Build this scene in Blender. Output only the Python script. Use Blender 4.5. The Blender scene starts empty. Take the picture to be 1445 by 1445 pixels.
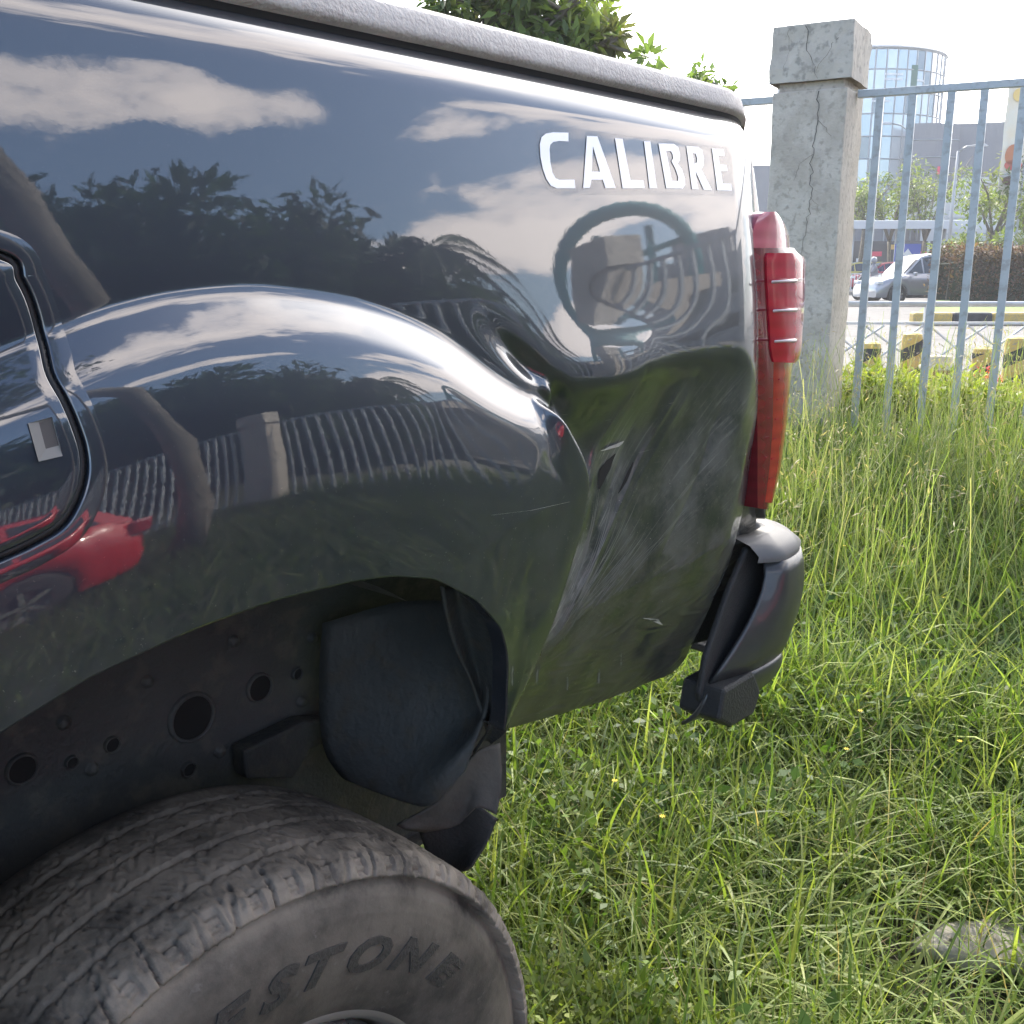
import bpy, math, random
import numpy as np
from mathutils import Vector, Matrix
R = math.radians
rng = np.random.default_rng(7); random.seed(7)
scn = bpy.context.scene
COL = scn.collection

# ------------------------------------------------------------------ camera
FPX, YAW, PITCH, CAM = 1450.0, R(41), R(13.5), (0.0, -0.75, 1.2)
cd = bpy.data.cameras.new("camera"); cam = bpy.data.objects.new("camera", cd); COL.objects.link(cam)
cam.location = CAM; cam.rotation_euler = (R(90) - PITCH, 0, YAW - R(90))
cd.sensor_width = 36; cd.lens = 36 * FPX / 1445; cd.clip_start = .02; cd.clip_end = 3000
scn.camera = cam

# ------------------------------------------------------------------ world, sun, exposure
SUN_AZ, SUN_EL = R(46), R(42)
SUND = (math.cos(SUN_EL) * math.cos(SUN_AZ), math.cos(SUN_EL) * math.sin(SUN_AZ), math.sin(SUN_EL))
w = bpy.data.worlds.new("World"); scn.world = w; w.use_nodes = True
nt = w.node_tree; nt.nodes.clear()
def N(nt, t, **k):
    n = nt.nodes.new(t)
    for a, b in k.items(): setattr(n, a, b)
    return n
def L(nt, a, b): nt.links.new(a, b)
def math_n(nt, op, a, b=None, clamp=False):
    n = N(nt, 'ShaderNodeMath', operation=op); n.use_clamp = clamp
    for i, v in enumerate((a, b)):
        if v is None: continue
        if isinstance(v, (int, float)): n.inputs[i].default_value = v
        else: L(nt, v, n.inputs[i])
    return n.outputs[0]
def vmath(nt, op, a, b=None):
    n = N(nt, 'ShaderNodeVectorMath', operation=op)
    for i, v in enumerate((a, b)):
        if v is None: continue
        if isinstance(v, (tuple, list)): n.inputs[i].default_value = v
        else: L(nt, v, n.inputs[i])
    return n
def maprange(nt, v, a, b, c=0., d=1., kind='SMOOTHSTEP'):
    n = N(nt, 'ShaderNodeMapRange', interpolation_type=kind)
    L(nt, v, n.inputs[0])
    for i, x in zip((1, 2, 3, 4), (a, b, c, d)): n.inputs[i].default_value = x
    return n.outputs[0]
def mixc(nt, f, a, b, mode='MIX'):
    n = N(nt, 'ShaderNodeMix', data_type='RGBA', blend_type=mode)
    for i, v in ((0, f), (6, a), (7, b)):
        if isinstance(v, (int, float)): n.inputs[i].default_value = v
        elif isinstance(v, tuple): n.inputs[i].default_value = (*v[:3], 1)
        else: L(nt, v, n.inputs[i])
    return n.outputs[2]
sky = N(nt, 'ShaderNodeTexSky', sky_type='NISHITA'); sky.sun_disc = False
sky.sun_elevation = SUN_EL; sky.sun_rotation = R(90) - SUN_AZ; sky.air_density = 1.0; sky.dust_density = 1.2; sky.ozone_density = 2.6
bg = N(nt, 'ShaderNodeBackground'); bg.inputs[1].default_value = 0.145
out = N(nt, 'ShaderNodeOutputWorld')
tc = N(nt, 'ShaderNodeTexCoord'); dirv = tc.outputs['Generated']
sep = N(nt, 'ShaderNodeSeparateXYZ'); L(nt, dirv, sep.inputs[0])
zc = math_n(nt, 'MAXIMUM', sep.outputs[2], 0.0)
den = math_n(nt, 'ADD', zc, 0.22)
pl = N(nt, 'ShaderNodeCombineXYZ')
L(nt, math_n(nt, 'DIVIDE', sep.outputs[0], den), pl.inputs[0]); L(nt, math_n(nt, 'DIVIDE', sep.outputs[1], den), pl.inputs[1])
def az_el(a, e): return (math.cos(R(e)) * math.cos(R(a)), math.cos(R(e)) * math.sin(R(a)), math.sin(R(e)))
n1 = N(nt, 'ShaderNodeTexNoise'); n1.inputs['Scale'].default_value = 4.2; n1.inputs['Detail'].default_value = 9; n1.inputs['Roughness'].default_value = .58
L(nt, pl.outputs[0], n1.inputs['Vector'])
n2 = N(nt, 'ShaderNodeTexNoise'); n2.inputs['Scale'].default_value = .9; n2.inputs['Detail'].default_value = 3
L(nt, pl.outputs[0], n2.inputs['Vector'])
cl = math_n(nt, 'ADD', math_n(nt, 'MULTIPLY', n1.outputs[0], 1.7), math_n(nt, 'MULTIPLY', n2.outputs[0], .55))
# cloud banks: direction, half width (deg), half height (deg)
for a, e, wd, hd, g in ((-62, 22.5, 6, 1.8, .50), (-45, 44, 40, 8, .42), (-53, 20.5, 4, 1.6, .42), (-44, 9.8, 7, 2.0, .52), (-36, 12, 5, 2.4, .55), (-31, 19, 9, 3, .36), (-20, 12, 9, 8, .62), (100, 30, 30, 9, .3), (180, 35, 30, 8, .3), (-120, 25, 25, 7, .3)):
    d0 = Vector(az_el(a, e)); sx = Vector((-math.sin(R(a)), math.cos(R(a)), 0)); sy = d0.cross(sx)
    u = vmath(nt, 'DOT_PRODUCT', dirv, tuple(sx / math.sin(R(wd)))).outputs['Value']
    v = vmath(nt, 'DOT_PRODUCT', dirv, tuple(sy / math.sin(R(hd)))).outputs['Value']
    f = vmath(nt, 'DOT_PRODUCT', dirv, tuple(d0)).outputs['Value']
    r2 = math_n(nt, 'ADD', math_n(nt, 'MULTIPLY', u, u), math_n(nt, 'MULTIPLY', v, v))
    r2 = math_n(nt, 'ADD', r2, math_n(nt, 'MULTIPLY', math_n(nt, 'LESS_THAN', f, 0.), 99.))
    cl = math_n(nt, 'ADD', cl, maprange(nt, r2, 0.0, 2.6, g, 0.0))
cm = maprange(nt, cl, 1.36, 1.56)
cshade = maprange(nt, cl, 1.38, 1.85)
# thin bright haze around the sun's side of the sky
sd = vmath(nt, 'DOT_PRODUCT', dirv, (math.cos(R(34)) * math.cos(R(18)), math.cos(R(34)) * math.sin(R(18)), math.sin(R(34)))).outputs['Value']
hz = maprange(nt, sd, 0.72, 0.94)
col = mixc(nt, math_n(nt, 'MULTIPLY', cm, .85), sky.outputs[0], mixc(nt, cshade, (8.6, 8.0, 8.0), (13.5, 12.0, 11.0)))
col = mixc(nt, hz, col, (19, 18.2, 17.6))
L(nt, col, bg.inputs[0]); L(nt, bg.outputs[0], out.inputs[0])

sl = bpy.data.lights.new("sun", 'SUN'); sl.energy = 2.6; sl.angle = R(2.0); sl.color = (1.0, .93, .82)
so = bpy.data.objects.new("sun", sl); COL.objects.link(so)
so.rotation_euler = Vector(SUND).to_track_quat('Z', 'Y').to_euler(); so.location = (5, -5, 8)
scn.view_settings.view_transform = 'Standard'; scn.view_settings.look = 'None'
scn.view_settings.exposure = 1.65; scn.view_settings.gamma = 1
scn.view_settings.use_curve_mapping = False
scn.render.engine = 'CYCLES'
scn.cycles.max_bounces = 8; scn.cycles.transparent_max_bounces = 12

# ------------------------------------------------------------------ materials
MATS = {}
def mat(name, base, rough=.5, metal=0., noise=None, nscale=5., bump=0., bscale=60., coat=0., spec=.5, dirt=None, emit=None, alpha=None, trans=0., ior=1.45, coat_ior=1.5, sheen=0.):
    if name in MATS: return MATS[name]
    m = bpy.data.materials.new(name); m.use_nodes = True; t = m.node_tree; p = t.nodes['Principled BSDF']
    p.inputs['Base Color'].default_value = (*base, 1); p.inputs['Roughness'].default_value = rough; p.inputs['Metallic'].default_value = metal
    p.inputs['Specular IOR Level'].default_value = spec
    p.inputs['Coat Weight'].default_value = coat; p.inputs['Coat IOR'].default_value = coat_ior; p.inputs['Coat Roughness'].default_value = .03
    p.inputs['Transmission Weight'].default_value = trans; p.inputs['IOR'].default_value = ior
    tcn = N(t, 'ShaderNodeTexCoord')
    if noise:
        a = N(t, 'ShaderNodeTexNoise'); a.inputs['Scale'].default_value = nscale; a.inputs['Detail'].default_value = 7; a.inputs['Roughness'].default_value = .62
        L(t, tcn.outputs['Object'], a.inputs['Vector'])
        c = mixc(t, maprange(t, a.outputs[0], .33, .67), tuple(base), tuple(noise))
        if dirt:
            b = N(t, 'ShaderNodeTexNoise'); b.inputs['Scale'].default_value = nscale * 4.7; b.inputs['Detail'].default_value = 9
            L(t, tcn.outputs['Object'], b.inputs['Vector'])
            c = mixc(t, maprange(t, b.outputs[0], .5, .68), c, tuple(dirt))
        L(t, c, p.inputs['Base Color'])
        L(t, maprange(t, a.outputs[0], .3, .7, max(rough - .08, 0), min(rough + .08, 1)), p.inputs['Roughness'])
    if bump:
        b = N(t, 'ShaderNodeTexNoise'); b.inputs['Scale'].default_value = bscale; b.inputs['Detail'].default_value = 6
        L(t, tcn.outputs['Object'], b.inputs['Vector'])
        bn = N(t, 'ShaderNodeBump'); bn.inputs['Strength'].default_value = bump; bn.inputs['Distance'].default_value = .01
        L(t, b.outputs[0], bn.inputs['Height']); L(t, bn.outputs[0], p.inputs['Normal'])
    if emit:
        p.inputs['Emission Color'].default_value = (*emit[:3], 1); p.inputs['Emission Strength'].default_value = emit[3]
    if alpha is not None: p.inputs['Alpha'].default_value = alpha
    MATS[name] = m; return m

def leaf_mat(name, trl=.4, rough=.5, tint=(1, 1, 1)):
    """colour from the mesh's per-leaf colour attribute, part of the light passes through"""
    if name in MATS: return MATS[name]
    m = bpy.data.materials.new(name); m.use_nodes = True; t = m.node_tree; p = t.nodes['Principled BSDF']; o = t.nodes['Material Output']
    a = N(t, 'ShaderNodeAttribute', attribute_name='col')
    c = mixc(t, 1., a.outputs['Color'], tint, 'MULTIPLY')
    L(t, c, p.inputs['Base Color']); p.inputs['Roughness'].default_value = rough; p.inputs['Specular IOR Level'].default_value = .35
    tr = N(t, 'ShaderNodeBsdfTranslucent')
    c2 = mixc(t, 1., c, (1.5, 1.6, .7), 'MULTIPLY'); L(t, c2, tr.inputs[0])
    mx = N(t, 'ShaderNodeMixShader'); mx.inputs[0].default_value = trl
    L(t, p.outputs[0], mx.inputs[1]); L(t, tr.outputs[0], mx.inputs[2]); L(t, mx.outputs[0], o.inputs[0])
    MATS[name] = m; return m

# ------------------------------------------------------------------ helpers
def unproject(px, py):
    r = (px - 722.5) / FPX; v = -(py - 722.5) / FPX
    f = math.cos(PITCH) + v * math.sin(PITCH); u = v * math.cos(PITCH) - math.sin(PITCH)
    return Vector((f * math.cos(YAW) + r * math.sin(YAW), f * math.sin(YAW) - r * math.cos(YAW), u)), f
CV = Vector(CAM)
def onY(px, py, Y=0.): d, f = unproject(px, py); return CV + d * ((Y - CAM[1]) / d[1])
def W(px, py, D): d, f = unproject(px, py); return CV + d * (D / f)
FWD = Vector((math.cos(YAW), math.sin(YAW), 0)); RGT = Vector((math.sin(YAW), -math.cos(YAW), 0))
def at(px, D, z=0.):                       # ground place: column px at horizon height, forward distance D
    p = CV + FWD * D + RGT * ((px - 722.5) / FPX * D * math.cos(PITCH)); return Vector((p.x, p.y, z))
def rp(az, dist, z=0.): return Vector((math.cos(R(az)) * dist, .75 + math.sin(R(az)) * dist, z))

class MB:
    def __init__(s): s.v = []; s.f = []; s.smooth = False
    def add(s, vs, fs):
        b = len(s.v); s.v += [tuple(q) for q in vs]; s.f += [tuple(i + b for i in f) for f in fs]; return s
    def box(s, c, size, rot=None, taper=1.):
        x, y, z = [q / 2 for q in size]; vs = []
        for dz in (-1, 1):
            k = taper if dz > 0 else 1.
            for dx, dy in ((-1, -1), (1, -1), (1, 1), (-1, 1)): vs.append(Vector((dx * x * k, dy * y * k, dz * z)))
        if rot is not None: vs = [rot @ q for q in vs]
        c = Vector(c); vs = [q + c for q in vs]
        return s.add(vs, [(0, 3, 2, 1), (4, 5, 6, 7), (0, 1, 5, 4), (1, 2, 6, 5), (2, 3, 7, 6), (3, 0, 4, 7)])
    def tube(s, pts, rad, n=8, cap=True):
        pts = [Vector(p) for p in pts]; rad = [rad] * len(pts) if isinstance(rad, (int, float)) else list(rad)
        b = len(s.v); ref = None
        for i, p in enumerate(pts):
            d = (pts[min(i + 1, len(pts) - 1)] - pts[max(i - 1, 0)]).normalized()
            if ref is None: ref = Vector((0, 0, 1)) if abs(d.z) < .9 else Vector((1, 0, 0))
            a = d.cross(ref).normalized(); bb = d.cross(a).normalized(); ref = bb.cross(d) * 1.0
            ref = -bb if False else ref
            for k in range(n):
                t = 2 * math.pi * k / n; s.v.append(tuple(p + (a * math.cos(t) + bb * math.sin(t)) * rad[i]))
        for i in range(len(pts) - 1):
            for k in range(n):
                k2 = (k + 1) % n; s.f.append((b + i * n + k, b + i * n + k2, b + (i + 1) * n + k2, b + (i + 1) * n + k))
        if cap: s.f.append(tuple(b + k for k in range(n))[::-1]); s.f.append(tuple(b + (len(pts) - 1) * n + k for k in range(n)))
        return s
    def grid(s, P, close_u=False, flip=False):        # P[i][j]
        ni, nj = len(P), len(P[0]); b = len(s.v)
        for r_ in P: s.v += [tuple(q) for q in r_]
        for i in range(ni if close_u else ni - 1):
            i2 = (i + 1) % ni
            for j in range(nj - 1):
                q = (b + i * nj + j, b + i2 * nj + j, b + i2 * nj + j + 1, b + i * nj + j + 1)
                s.f.append(q[::-1] if flip else q)
        return s
    def lathe(s, prof, n=32, axis='y', c=(0, 0, 0)):    # prof: (r, h)
        P = []
        for k in range(n):
            t = 2 * math.pi * k / n; row = []
            for r_, h in prof:
                if axis == 'y': row.append((c[0] + r_ * math.cos(t), c[1] + h, c[2] + r_ * math.sin(t)))
                else: row.append((c[0] + r_ * math.cos(t), c[1] + r_ * math.sin(t), c[2] + h))
            P.append(row)
        return s.grid(P, close_u=True)
    def prism(s, poly, d):                               # poly 3-D points, d thickness vector
        n = len(poly); d = Vector(d)
        vs = [Vector(p) for p in poly] + [Vector(p) + d for p in poly]
        fs = [tuple(range(n))[::-1], tuple(range(n, 2 * n))] + [(i, (i + 1) % n, n + (i + 1) % n, n + i) for i in range(n)]
        return s.add(vs, fs)
    def build(s, name, m=None, parent=None, smooth=False, bevel=0., loc=None, auto=None):
        me = bpy.data.meshes.new(name); me.from_pydata(s.v, [], s.f); me.update()
        if m: me.materials.append(m)
        if smooth or auto:
            me.polygons.foreach_set('use_smooth', [True] * len(me.polygons))
        if auto: me.set_sharp_from_angle(angle=R(auto))
        o = bpy.data.objects.new(name, me); COL.objects.link(o)
        if parent: o.parent = parent
        if loc is not None: o.location = loc
        if bevel:
            b = o.modifiers.new('bevel', 'BEVEL'); b.width = bevel; b.segments = 2; b.limit_method = 'ANGLE'
        return o
def tag(o, label=None, cat=None, group=None, kind=None):
    for k, v in (('label', label), ('category', cat), ('group', group), ('kind', kind)):
        if v: o[k] = v
    return o
def empty(name, loc=(0, 0, 0), rz=0., label=None, cat=None, group=None):
    o = bpy.data.objects.new(name, None); COL.objects.link(o); o.location = loc; o.rotation_euler[2] = rz
    o.empty_display_size = .2
    return tag(o, label, cat, group)
def copy_tree(o, parent=None, loc=None, rz=None, label=None, scale=None):
    c = o.copy(); COL.objects.link(c); c.parent = parent
    if loc is not None: c.location = loc
    if rz is not None: c.rotation_euler[2] = rz
    if label: c['label'] = label
    if scale: c.scale = (scale,) * 3
    for ch in list(o.children): copy_tree(ch, c)
    return c
def fast_mesh(name, V, F, m, parent=None, smooth=False, col=None, fcol=None):
    """V (n,3), F (m,k) arrays of equal-sized faces; col per-vertex rgb"""
    me = bpy.data.meshes.new(name); k = F.shape[1]
    me.vertices.add(len(V)); me.vertices.foreach_set('co', np.ascontiguousarray(V, dtype=np.float32).ravel())
    me.loops.add(F.size); me.loops.foreach_set('vertex_index', F.astype(np.int32).ravel())
    me.polygons.add(len(F)); me.polygons.foreach_set('loop_start', np.arange(0, F.size, k, dtype=np.int32))
    me.polygons.foreach_set('loop_total', np.full(len(F), k, dtype=np.int32))
    if smooth: me.polygons.foreach_set('use_smooth', np.ones(len(F), dtype=bool))
    me.update(calc_edges=True)
    if col is not None:
        a = me.color_attributes.new('col', 'FLOAT_COLOR', 'POINT')
        a.data.foreach_set('color', np.concatenate([col, np.ones((len(V), 1))], 1).astype(np.float32).ravel())
    me.materials.append(m)
    o = bpy.data.objects.new(name, me); COL.objects.link(o)
    if parent: o.parent = parent
    return o
def sstep(a, b, x): t = np.clip((x - a) / (b - a), 0, 1); return t * t * (3 - 2 * t)

# ================================================================== TERRAIN
FP = np.array(at(1140, 5.5))[:2]; FD = np.array((math.cos(R(-76)), math.sin(R(-76)))); FN = np.array((-FD[1], FD[0])) * -1.
if FN[0] > 0: FN = -FN                       # towards the camera
def fence_q(x, y): return (x - FP[0]) * FN[0] + (y - FP[1]) * FN[1]
def ground_h(x, y):
    q = fence_q(x, y)
    b = .018 * np.sin(3.1 * x + 1.7 * y) + .02 * np.sin(1.3 * x - 2.3 * y + 1) + .01 * np.sin(7 * x + 5 * y)
    return -.22 + .44 * sstep(3.6, .1, q) + b
m_soil = mat('lot_soil', (.035, .045, .018), .95, noise=(.06, .05, .032), nscale=3., bump=.6, bscale=40, dirt=(.03, .04, .016))
gx = np.concatenate([np.arange(-14, -2, 1.), np.arange(-2, 8, .12), np.arange(8, 18, 1.)]); gy = np.concatenate([np.arange(-30, -3, 1.), np.arange(-3, 6, .12), np.arange(6, 16, 1.)])
Q = [[None] * len(gy) for _ in gx]
for i, x in enumerate(gx):
    for j, y in enumerate(gy):
        q = fence_q(x, y)
        if q < -.35: x2, y2 = x - FN[0] * (q + .35), y - FN[1] * (q + .35)
        else: x2, y2 = x, y
        Q[i][j] = (x2, y2, ground_h(x2, y2))
tag(MB().grid(Q).build('lot_ground', m_soil, smooth=True), kind='structure')
m_far = mat('far_ground', (.22, .21, .19), .9, noise=(.27, .26, .235), nscale=.3)
s = 900
tag(MB().add([(-s, -s, -.30), (s, -s, -.30), (s, s, -.30), (-s, s, -.30)], [(0, 1, 2, 3)]).build('ground', m_far), kind='structure')
m_road = mat('road_concrete', (.105, .10, .095), .85, noise=(.13, .125, .118), nscale=.7, bump=.15, bscale=50, dirt=(.085, .08, .075))
def strip(name, D0, D1, r0, r1, z, m, thick=0.):
    a, b, c, d = [CV + FWD * DD + RGT * rr for DD, rr in ((D0, r0), (D0, r1), (D1, r1), (D1, r0))]
    P = [Vector((q.x, q.y, z)) for q in (a, b, c, d)]
    mb = MB()
    if thick: mb.prism([q - Vector((0, 0, thick)) for q in P], (0, 0, thick))
    else: mb.add(P, [(0, 1, 2, 3)])
    return tag(mb.build(name, m), kind='structure')
strip('road', 9.6, 56, -40, 60, -.19, m_road)
m_pave = mat('pavement', (.13, .124, .115), .88, noise=(.11, .105, .098), nscale=1.4, bump=.2, bscale=30)
strip('pavement', 5.2, 9.5, 2.2, 40, -.07, m_pave, .25)

# ================================================================== TRUCK
truck = empty('pickup_truck', (.49, .9, -.2), 0, 'dark blue-grey pickup truck with crumpled rear quarter panel above the grass', 'pickup truck')
TINV = Matrix.Translation((-.49, -.9, .2))
def tp(o):                                   # parent keeping world coordinates
    o.parent = truck; o.matrix_parent_inverse = TINV; return o
def sub(o, p): o.parent = p; return o

def curve_pts(P, n=400):
    """Catmull-Rom through P"""
    P = np.array(P, float); Pe = np.vstack([2 * P[0] - P[1], P, 2 * P[-1] - P[-2]]); out = []
    m = max(int(n / (len(P) - 1)), 2)
    for i in range(1, len(Pe) - 2):
        t = np.linspace(0, 1, m, endpoint=(i == len(Pe) - 3))[:, None]
        p0, p1, p2, p3 = Pe[i - 1], Pe[i], Pe[i + 1], Pe[i + 2]
        out.append(.5 * ((2 * p1) + (-p0 + p2) * t + (2 * p0 - 5 * p1 + 4 * p2 - p3) * t ** 2 + (-p0 + 3 * p1 - 3 * p2 + p3) * t ** 3))
    return np.vstack(out)
def sdist(C, x, z):
    """signed distance to curve C (x,z), positive on the right-hand side walking along it (below when it runs to +x)"""
    x = np.asarray(x, float).ravel(); z = np.asarray(z, float).ravel(); res = np.empty_like(x)
    A = C[:-1]; B = C[1:]; D = B - A; LL = (D ** 2).sum(1) + 1e-12
    for k in range(0, len(x), 20000):
        px = x[k:k + 20000, None]; pz = z[k:k + 20000, None]
        t = np.clip(((px - A[:, 0]) * D[:, 0] + (pz - A[:, 1]) * D[:, 1]) / LL, 0, 1)
        dx = px - (A[:, 0] + t * D[:, 0]); dz = pz - (A[:, 1] + t * D[:, 1]); d2 = dx * dx + dz * dz
        j = d2.argmin(1); ii = np.arange(len(j))
        cr = D[j, 0] * dz[ii, j] - D[j, 1] * dx[ii, j]
        res[k:k + 20000] = np.sqrt(d2[ii, j]) * np.where(cr > 0, -1, 1)
    return res
FLARE = curve_pts([(-.25, .45), (-.16, .70), (-.04, .90), (.10, 1.04), (.22, 1.108), (.346, 1.153), (.414, 1.171), (.476, 1.179), (.545, 1.179), (.639, 1.165), (.730, 1.135), (.814, 1.086), (.885, 1.050),
                   (.915, 1.022), (.944, .985), (.958, .95), (.950, .90), (.930, .855), (.905, .80), (.878, .735), (.858, .66), (.85, .5)], 260)
DENT_TOP = curve_pts([(.90, 1.075), (.935, 1.071), (1.0, 1.064), (1.048, 1.067), (1.142, 1.082), (1.285, 1.091), (1.366, 1.083), (1.413, 1.049), (1.46, .99), (1.52, .9)], 120)
def integ(knots):
    """knots of (s, slope) -> function giving the integral of slope from the first knot"""
    K = np.array(knots); ss = np.linspace(K[0, 0], K[-1, 0], 2000); sl_ = np.interp(ss, K[:, 0], K[:, 1])
    for _ in range(6): sl_[1:-1] = (sl_[:-2] + sl_[1:-1] * 2 + sl_[2:]) / 4
    I = np.concatenate([[0], np.cumsum((sl_[1:] + sl_[:-1]) / 2 * np.diff(ss))])
    return lambda q: np.interp(q, ss, I)
# outward offset lost per metre of height (tan of the upward tilt), from the rail downwards: s = 1.413 - z
base_f = integ([(0, 1.1), (.010, .85), (.024, .52), (.036, .34), (.048, .17), (.06, .145), (.20, .12), (.30, .07), (.42, .01), (.56, -.03), (.60, -.08), (.66, -.22), (.72, -.38), (.80, -.42), (1.0, -.42)])
flare_f = integ([(-.2, 0), (-.006, 0), (.008, .60), (.030, .50), (.044, .28), (.056, .17), (.10, .11), (.16, .055), (.20, .0), (.24, -.05), (.4, -.06), (.6, 0)])
O0 = float(base_f(1.413 - 1.25))
def smin(a, b, k): h = np.clip(.5 + .5 * (b - a) / k, 0, 1); return b * (1 - h) + a * h - k * h * (1 - h)
def bump2(x, z, cx, cz, sx, sz, rot=0.):
    c, s_ = math.cos(rot), math.sin(rot); u = (x - cx) * c + (z - cz) * s_; v = -(x - cx) * s_ + (z - cz) * c
    return np.exp(-(u / sx) ** 2 - (v / sz) ** 2)
def crease(x, z, P, h, wd, fade=.04):
    """soft ridge of height h, half width wd along a line, fading at its ends"""
    C = curve_pts(P, 40); d = sdist(C, x, z); e0 = np.hypot(x - C[0, 0], z - C[0, 1]); e1 = np.hypot(x - C[-1, 0], z - C[-1, 1])
    return h * np.exp(-np.abs(d) / wd * 1.0) * np.clip(np.minimum(e0, e1) / fade, 0, 1)
def outward(x, z):
    """how far the sheet metal stands out (towards -Y) at (x, z)"""
    shp = np.shape(x); x = np.asarray(x, float).ravel(); z = np.asarray(z, float).ravel()
    o = base_f(1.413 - z) - O0
    o -= .016 * (x - .75) ** 2 + 2.0 * np.clip(x - 1.355, 0, .17) ** 2
    d1 = sdist(FLARE, x, z)
    lowf = np.maximum(sstep(.865, .91, x), sstep(1.0, .95, z) * sstep(.82, .85, x))
    step_ = flare_f(np.clip(d1, 0, 9) + .05 * np.exp(-(d1 / .05) ** 2)) * sstep(-.003, .006, d1)
    o += flare_f(d1) * (1 - lowf) + step_ * lowf
    s2 = sdist(DENT_TOP, x, z); s2 = np.where(x < .93, np.minimum(s2, 1.071 - z), s2)
    s1 = -d1
    s1p = .0035 * np.logaddexp(0, (s1 - .004) / .0035); s2p = .003 * np.logaddexp(0, np.clip(s2 / .003, -60, 60))
    below = sstep(1.12, 1.04, z)
    dd = smin(.036 * (1 - np.exp(-s1p / .030)), .085 * (1 - np.exp(-s2p / .22)), .006) * below
    dd *= 1 - .55 * sstep(1.12, 1.44, x)
    o -= np.clip(dd, 0, None)
    # bowl and folds pushed into the upper panel above the crushed corner
    up = sstep(-.012, .015, -s2)
    o += .0012 * bump2(x, z, .965, 1.12, .10, .05, -.25)
    o += .010 * bump2(x, z, 1.0, 1.068, .16, .055)
    o -= .011 * bump2(x, z, .872, 1.092, .045, .012, -.62)
    o -= .010 * bump2(x, z, .925, 1.052, .022, .012, -.9)
    o += .006 * bump2(x, z, .905, 1.06, .02, .008, -.8)
    o += .0015 * bump2(x, z, 1.13, 1.10, .12, .03, .15)
    # creases inside the crushed area
    o += crease(x, z, [(1.10, 1.07), (1.06, 1.02), (1.025, .97), (1.0, .90)], .005, .016)
    o += crease(x, z, [(1.25, 1.05), (1.20, .98), (1.13, .90), (1.06, .80), (.98, .70)], .004, .025)
    o -= crease(x, z, [(1.13, 1.03), (1.10, .95), (1.06, .88), (1.0, .78)], .004, .02)
    o += crease(x, z, [(.90, .70), (1.0, .745), (1.1, .757), (1.25, .765), (1.44, .79)], .003, .02)
    o += crease(x, z, [(.99, .93), (.965, .86), (.935, .79), (.90, .71), (.875, .66)], .000, .007)
    o += crease(x, z, [(1.02, .95), (1.0, .87), (.965, .79), (.92, .71), (.89, .65)], .006, .010)
    o += crease(x, z, [(1.03, 1.0), (1.0, .90), (.965, .80), (.915, .70)], .0035, .006) + crease(x, z, [(1.22, 1.05), (1.15, .95), (1.07, .85), (.97, .72)], .0030, .007) - crease(x, z, [(1.34, 1.0), (1.28, .88), (1.2, .78)], .0025, .010)
    wv = sstep(.82, .95, x) * sstep(1.07, .95, z)
    o += wv * (.0009 * np.sin(31 * x + 11 * z) * np.sin(23 * z - 9 * x) + .0008 * np.sin(70 * x - 33 * z))
    lowd = sstep(.84, .72, z) * sstep(.9, 1.02, x)
    o += lowd * .0009 * np.sin(120 * x + 40 * np.sin(30 * z)) * np.sin(130 * z + 30 * x)
    # slight waviness of pressed steel
    o += .0004 * np.sin(9 * x + 2) * np.sin(11 * z)
    return o.reshape(shp)

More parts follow.
